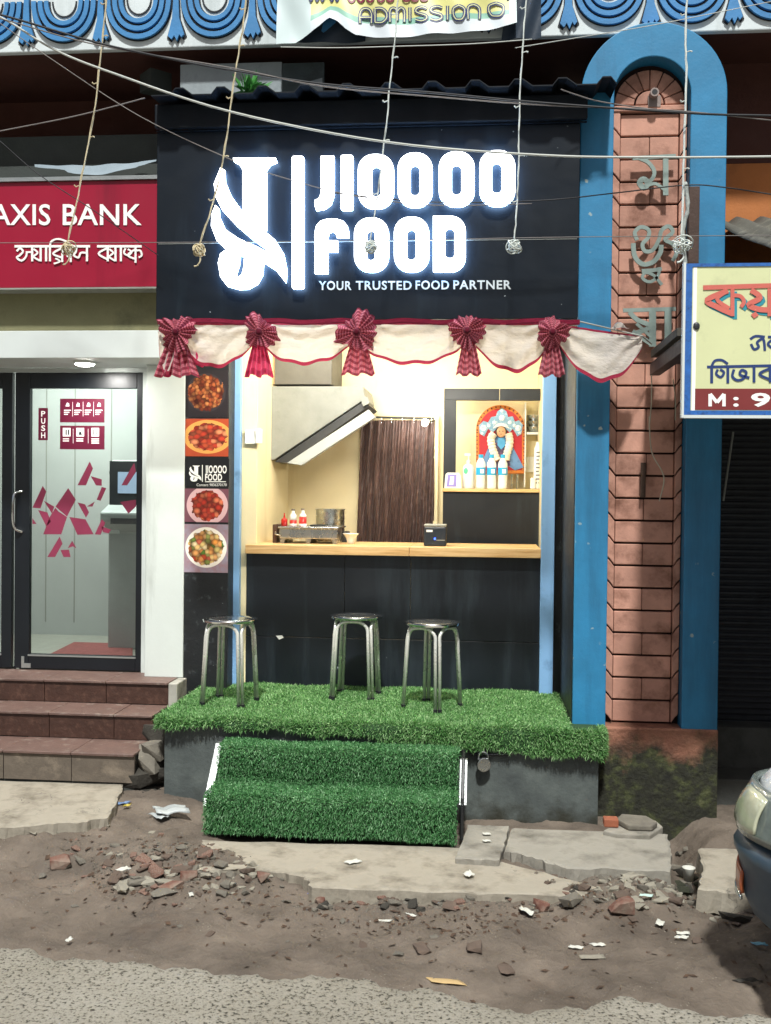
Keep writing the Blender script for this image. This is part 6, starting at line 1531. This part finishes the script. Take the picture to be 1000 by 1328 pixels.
RB = [  # named pieces one can find in the photograph
 ('brick_fragment', 78, 1110, .055, .04, .035, 'brick_red', 'red-brown brick lump with a pale broken top by the left slab'),
 ('brick_fragment', 247, 1131, .05, .035, .032, 'brick_red', 'dark broken brick lump beside the pale slab left of the steps'),
 ('brick_fragment', 222, 1136, .07, .03, .018, 'brick_red', 'flat orange brick shard among grey shards'),
 ('brick_fragment', 341, 1143, .035, .03, .026, 'brick_red', 'small red brick lump in the whitish gravel patch'),
 ('brick_fragment', 703, 1178, .05, .03, .022, 'brick_red', 'half-buried red brick in front of the long slab'),
 ('brick_fragment', 805, 1180, .062, .04, .045, 'brick_red', 'big upright red brick with a broken pale top'),
 ('brick_fragment', 415, 1175, .04, .03, .02, 'brick_red', 'brown brick bit near the wrapper'),
 ('concrete_chunk', 743, 1172, .06, .05, .035, 'rub_grey', 'rough grey concrete lump beside the upright red brick'),
 ('concrete_chunk', 823, 1142, .068, .05, .018, 'rub_pale', 'six-sided pale concrete shard leaning on the right slab'),
 ('concrete_chunk', 583, 1180, .045, .035, .02, 'rub_brown', 'brown pointed stone in front of the long slab'),
 ('concrete_chunk', 190, 1122, .055, .045, .014, 'rub_pale', 'flat pale shard at the edge of the left rubble'),
 ('concrete_chunk', 178, 1143, .05, .05, .016, 'rub_grey', 'round grey shard in the left rubble'),
 ('concrete_chunk', 212, 1160, .07, .045, .014, 'rub_grey', 'broad flat grey shard at the front of the left rubble'),
 ('concrete_chunk', 160, 1155, .06, .03, .012, 'rub_pale', 'thin pale shard lying in front of the left rubble'),
 ('concrete_chunk', 955, 1194, .085, .05, .022, 'rub_dark', 'dark broken slab edge below the far right slab'),
 ('concrete_chunk', 980, 1181, .10, .05, .012, 'rub_grey', 'flat layered grey slab piece under the car nose'),
 ('concrete_chunk', 885, 1142, .045, .04, .025, 'rub_grey', 'grey block lying in the drain gap beside the cup'),
 ('concrete_chunk', 893, 1167, .05, .035, .018, 'rub_pale', 'pale block at the mouth of the drain gap'),
 ('concrete_chunk', 862, 1172, .06, .03, .012, 'rub_pale', 'flat pale shard between the upright brick and the drain'),
 ('concrete_chunk', 548, 1234, .06, .04, .01, 'rub_brown', 'flat brown stone in the mud in front of the steps'),
 ('concrete_chunk', 615, 1228, .05, .04, .014, 'rub_brown', 'brown flake in the mud right of the steps'),
 ('concrete_chunk', 655, 1258, .06, .035, .008, 'rub_brown', 'thin brown slab flake near the asphalt edge'),
]
for i, (nm, x, y, a, b_, c_, m_, lab) in enumerate(RB):
    put(nm, x, y, a * .85, b_ * .85, c_ * .9, MATS[m_], lab, 'brick' if 'brick' in nm else 'rubble', 100 + i, 'larger rubble pieces in front of the shops')
def scatter(n, fn, smin, smax, ms, label, name, flat=.5, seed=0, cat='rubble'):
    r0 = random.Random(seed); base = [chunk(500 + seed * 10 + q_, 1, 1, flat) for q_ in range(6)]
    copies = {}
    for i in range(n):
        x, y = fn(r0); p = G(x, y, -.045)
        p.z = ground_z(p.x, p.y); s = smin + (smax - smin) * r0.random() ** 2.2
        key = (r0.randrange(6), r0.randrange(len(ms)))
        if key not in copies:
            me = base[key[0]].copy(); me.materials.append(MATS[ms[key[1]]]); copies[key] = me
        o = bpy.data.objects.new(name, copies[key]); C.objects.link(o); o.location = p + Vector((0, 0, s * flat * .5)); o.scale = (s * r0.uniform(.7, 1.5), s, s); o.rotation_euler = (r0.uniform(-.3, .3), r0.uniform(-.3, .3), r0.uniform(0, 6))
        adj = dict(rub_grey='grey', rub_pale='pale', rub_brown='brown', brick_red='reddish', rub_dark='blackish', moss_dark='mossy')[ms[key[1]]]
        tag(o, adj + ' ' + label, cat, label)
g2 = lambda r, cx, cy, sx, sy: (r.gauss(cx, sx), r.gauss(cy, sy))
scatter(120, lambda r: g2(r, 215, 1138, 60, 12), .010, .036, ['rub_grey', 'rub_pale', 'rub_brown', 'brick_red'], 'small angular stone in the rubble left of the steps', 'rubble_stone', .4, 1)
scatter(42, lambda r: g2(r, 335, 1146, 28, 9), .008, .022, ['rub_pale', 'rub_grey'], 'pebble in the patch before the left end of the slab', 'pebble', .6, 2)
scatter(80, lambda r: (r.uniform(400, 760), r.gauss(1170, 6)), .010, .032, ['rub_brown', 'rub_grey', 'rub_dark', 'brick_red'], 'small stone along the front of the long slab', 'rubble_stone', .5, 3)
scatter(110, lambda r: g2(r, 840, 1165, 50, 12), .008, .030, ['rub_pale', 'rub_grey', 'rub_pale', 'rub_brown'], 'small stone in the rubble near the drain', 'rubble_stone', .5, 4)
scatter(26, lambda r: g2(r, 893, 1122, 10, 22), .016, .04, ['rub_dark', 'moss_dark', 'rub_grey'], 'stone lying in the drain gap beside the pillar', 'drain_stone', .6, 5)
scatter(46, lambda r: (r.uniform(0, 1000), r.uniform(1165, 1235)), .005, .022, ['rub_brown', 'rub_brown', 'rub_grey'], 'small stone pressed into the open mud', 'mud_stone', .35, 6)
scatter(34, lambda r: (r.uniform(0, 160), r.gauss(1086, 9)), .008, .030, ['rub_grey', 'rub_pale', 'rub_brown'], 'small stone along the front of the left slab', 'rubble_stone', .5, 7)
scatter(24, lambda r: (r.uniform(640, 760), r.gauss(1140, 8)), .006, .018, ['rub_pale', 'rub_grey', 'rub_brown'], 'crumb of concrete on the broken slab joint', 'pebble', .5, 8)
# fine grit nobody could count
mb = MB(); r0 = random.Random(77)
for i in range(7500):
    q_ = r0.random()
    if q_ < .3: x, y = r0.gauss(215, 70), r0.gauss(1136, 15)
    elif q_ < .55: x, y = r0.gauss(830, 65), r0.gauss(1160, 15)
    elif q_ < .7: x, y = r0.uniform(380, 780), r0.gauss(1172, 10)
    else: x, y = r0.uniform(-20, 1020), r0.uniform(1085, 1300)
    p = G(x, y, -.045); p.z = ground_z(p.x, p.y)
    if p.y > -.68 and 255 < x < 650 or p.y < road_edge(p.x) or p.y > -.3: continue
    s = r0.uniform(.0016, .007) if q_ < .7 else r0.uniform(.001, .0035); a = r0.uniform(0, 6)
    mb.add([p + Vector((s * math.cos(a + k_), s * math.sin(a + k_), -.001)) for k_ in (0, 2.1, 4.2)] + [p + Vector((0, 0, s * r0.uniform(.5, 1.1)))], [(0, 1, 3), (1, 2, 3), (2, 0, 3)])
tag(mb.build('grit', MATS['rub_grey']), 'fine pale grit and crumbs strewn over the mud', 'grit', None, 'stuff')
mb = MB()
for i in range(900):                  # dead leaf and twig crumbs
    q_ = r0.random(); x, y = (r0.gauss(230, 70), r0.gauss(1135, 22)) if q_ < .4 else (r0.gauss(640, 160), r0.gauss(1185, 16)) if q_ < .8 else (r0.uniform(0, 1000), r0.uniform(1080, 1290))
    p = G(x, y, -.04); p.z = ground_z(p.x, p.y) + .003
    if p.y > -.68 or p.y < road_edge(p.x): continue
    s = r0.uniform(.006, .02); a = r0.uniform(0, 6); u = Vector((math.cos(a), math.sin(a), r0.uniform(-.2, .4))) * s; v = Vector((-math.sin(a), math.cos(a), r0.uniform(-.2, .4))) * s * r0.uniform(.2, .6)
    mb.add([p - u, p + v + Vector((0, 0, .003)), p + u, p - v], [(0, 1, 2, 3)])
tag(mb.build('leaf_litter', mat('leaf_brown', '4a382b', .9, var=.4, scale=20, bump=0)), 'dry brown leaf and twig crumbs on the mud', 'leaf litter', None, 'stuff')
# broken paving pieces stacked by the plinth
def tablet(name, px, Z, th, m_, label, dz=0):
    mb = MB(); mb.prism([G(x, y, Z) + Vector((0, 0, q_)) for x, y, q_ in px], (0, 0, -th)); return one(name, mb, m_, label, 'slab', bevel=.006)
tablet('paving_piece', [(782, 1077, 0), (800, 1068, 0), (850, 1066, .01), (860, 1072, 0), (843, 1083, 0), (800, 1081, 0)], .06, .035, MATS['concrete'], 'larger broken paving piece lying at the mossy pillar foot')
tablet('paving_piece', [(800, 1062, 0), (806, 1055, 0), (838, 1060, .01), (853, 1066, 0), (846, 1071, 0), (815, 1070, 0)], .088, .026, MATS['rub_grey'], 'smaller paving piece lying on top of the larger one')
mb = MB(); q_ = G(792, 1064, .09); mb.box(q_.x - .032, q_.x + .035, q_.y - .02, q_.y + .04, .062, .10); one('brick_fragment', mb, mat('brick_orange', '8d523a', .85, var=.15, bump=.3), 'orange brick end beside the stacked paving pieces', 'brick', bevel=.005)
# rough broken concrete between bank steps and platform
for i, (x, y, Z, a, b_, c_) in enumerate(((214, 955, .30, .07, .16, .06), (200, 985, .18, .09, .16, .07), (190, 1008, .10, .10, .12, .06), (204, 970, .24, .07, .12, .05), (196, 1024, .03, .10, .08, .035))):
    put('concrete_lump', x, y, a, b_, c_, MATS['rub_grey' if i % 2 else 'rub_dark'], ('top', 'middle', 'lower', 'second', 'lowest')[i] + ' lump of the broken concrete fill between bank steps and platform', 'rubble', 300 + i, 'concrete fill beside the bank steps', Z=Z, sink=.9)
# litter
mat('paper_white', 'bdbdb4', .7, var=.06, bump=.1)
def scrap(px, py, L, W, m_, label, name='paper_scrap', Z=None, crumple=.012, seed=0, rz=None):
    r0 = random.Random(seed + int(px)); p = G(px, py, -.04); z = ground_z(p.x, p.y) if Z is None else Z; p = G(px, py, z); a = r0.uniform(0, 6) if rz is None else rz
    u = Vector((math.cos(a), math.sin(a), 0)); v = Vector((-math.sin(a), math.cos(a), 0)); ph = r0.uniform(0, 6)
    j1, j2, j3 = r0.uniform(-.35, .35), r0.uniform(-.4, .4), r0.uniform(.5, 1.0)
    mb = MB(); mb.grid(lambda s, t: p + u * (s - .5 + j1 * (t - .5)) * L + v * (t - .5 + .35 * j2 * (s - .5)) * W * (1 - (1 - j3) * s) + Vector((0, 0, .005 + crumple * (.3 * abs(math.sin(s * 5 + ph)) + .3 * abs(math.sin(t * 4 + ph * 2)) + .4 * s * t))), 6, 5)
    return one(name, mb, m_, label, 'litter', 'litter on the ground', smooth=True, solid=.0012)
W_ = MATS['paper_white']
scrap(631, 1083, .035, .025, W_, 'upper white paper square on the small slab by the steps', Z=.034, crumple=.004, rz=.1)
scrap(631, 1092, .035, .022, W_, 'lower white paper square on the small slab by the steps', Z=.034, crumple=.004, rz=.2)
scrap(458, 1120, .06, .03, W_, 'crumpled white paper in front of the turf steps', Z=.004)
scrap(608, 1138, .04, .04, W_, 'white torn paper on the long slab', Z=.004, crumple=.02)
scrap(494, 1196, .08, .018, W_, 'thin white strip lying in the mud in the middle', crumple=.004, rz=.05)
scrap(519, 1190, .03, .03, W_, 'white scrap behind the thin strip'); scrap(533, 1190, .04, .02, W_, 'white scrap to the right of the thin strip', rz=2.6)
scrap(578, 1275, .12, .03, mat('card_tan', 'b59a6c', .8, var=.1), 'tan cardboard strip on the asphalt edge', 'cardboard_scrap', crumple=.006, rz=-.1)
scrap(683, 1186, .07, .04, W_, 'crumpled white bag left of the rough concrete lump', crumple=.02)
scrap(838, 1164, .05, .03, mat('paper_mint', 'b5d2c8', .6), 'pale green scrap between the brick and the drain', crumple=.008)
scrap(856, 1200, .04, .03, W_, 'white scrap in front of the upright brick', crumple=.012); scrap(886, 1213, .05, .03, W_, 'upper of two white scraps on the mud at the right', rz=.1); scrap(884, 1219, .045, .02, W_, 'lower of two white scraps on the mud at the right', rz=-.2)
scrap(775, 1228, .045, .02, W_, 'white scrap on the mud below the upright brick', rz=.1); scrap(768, 1243, .09, .03, MATS['rub_pale'], 'pale flat strip on the mud near the asphalt', 'cardboard_scrap', crumple=.004, rz=.1)
scrap(747, 1232, .05, .018, W_, 'slim white scrap left of another on the mud', rz=-.3); scrap(248, 1163, .035, .02, W_, 'small white scrap in front of the left rubble'); scrap(160, 1130, .05, .03, W_, 'white plaster flake in the left rubble')
scrap(90, 1222, .03, .02, W_, 'small white scrap by the asphalt at the left'); scrap(40, 1082, .07, .03, MATS['rub_pale'], 'pale flake under the left slab edge'); scrap(985, 1228, .05, .02, mat('plastic_cyan', '5f93a8', .5), 'blue plastic strip at the right picture edge', rz=0)
scrap(967, 1275, .07, .02, MATS['rub_dark'], 'dark stick-like scrap on the mud at the right', rz=.2)
mat('wrap_yellow', 'a8963a', .4, var=.15); mat('wrap_blue', '5a7398', .35, var=.2)
scrap(158, 1045, .07, .04, MATS['wrap_blue'], 'blue and yellow wrapper at the left slab corner', 'wrapper', crumple=.02, rz=.3); scrap(165, 1048, .035, .03, MATS['wrap_yellow'], 'yellow torn wrapper piece at the left slab corner', 'wrapper', crumple=.02)
scrap(400, 1160, .06, .035, mat('wrap_violet', '6a74b8', .35, var=.3, scale=40), 'violet and yellow sweet wrapper in the mud before the slab', 'wrapper', crumple=.02)
mat('bag_clear', 'b9bfbf', .25, var=.15, bump=.3, translucent=.3)
scrap(222, 1056, .16, .09, MATS['bag_clear'], 'crumpled clear plastic bag left of the turf steps', 'plastic_bag', crumple=.045, rz=.2); scrap(205, 1062, .10, .05, MATS['bag_clear'], 'smaller plastic scrap beside the clear bag', 'plastic_bag', crumple=.03)
c_ = G(893, 1142, -.04); mb = MB(); mb.lathe([(.020, 0), (.027, .055), (.028, .057), (.025, .055), (.018, .004), (.001, .003)], c_, 18); one('paper_cup', mb, MATS['paper_white'], 'white paper cup standing in the drain gap', 'cup', smooth=True)
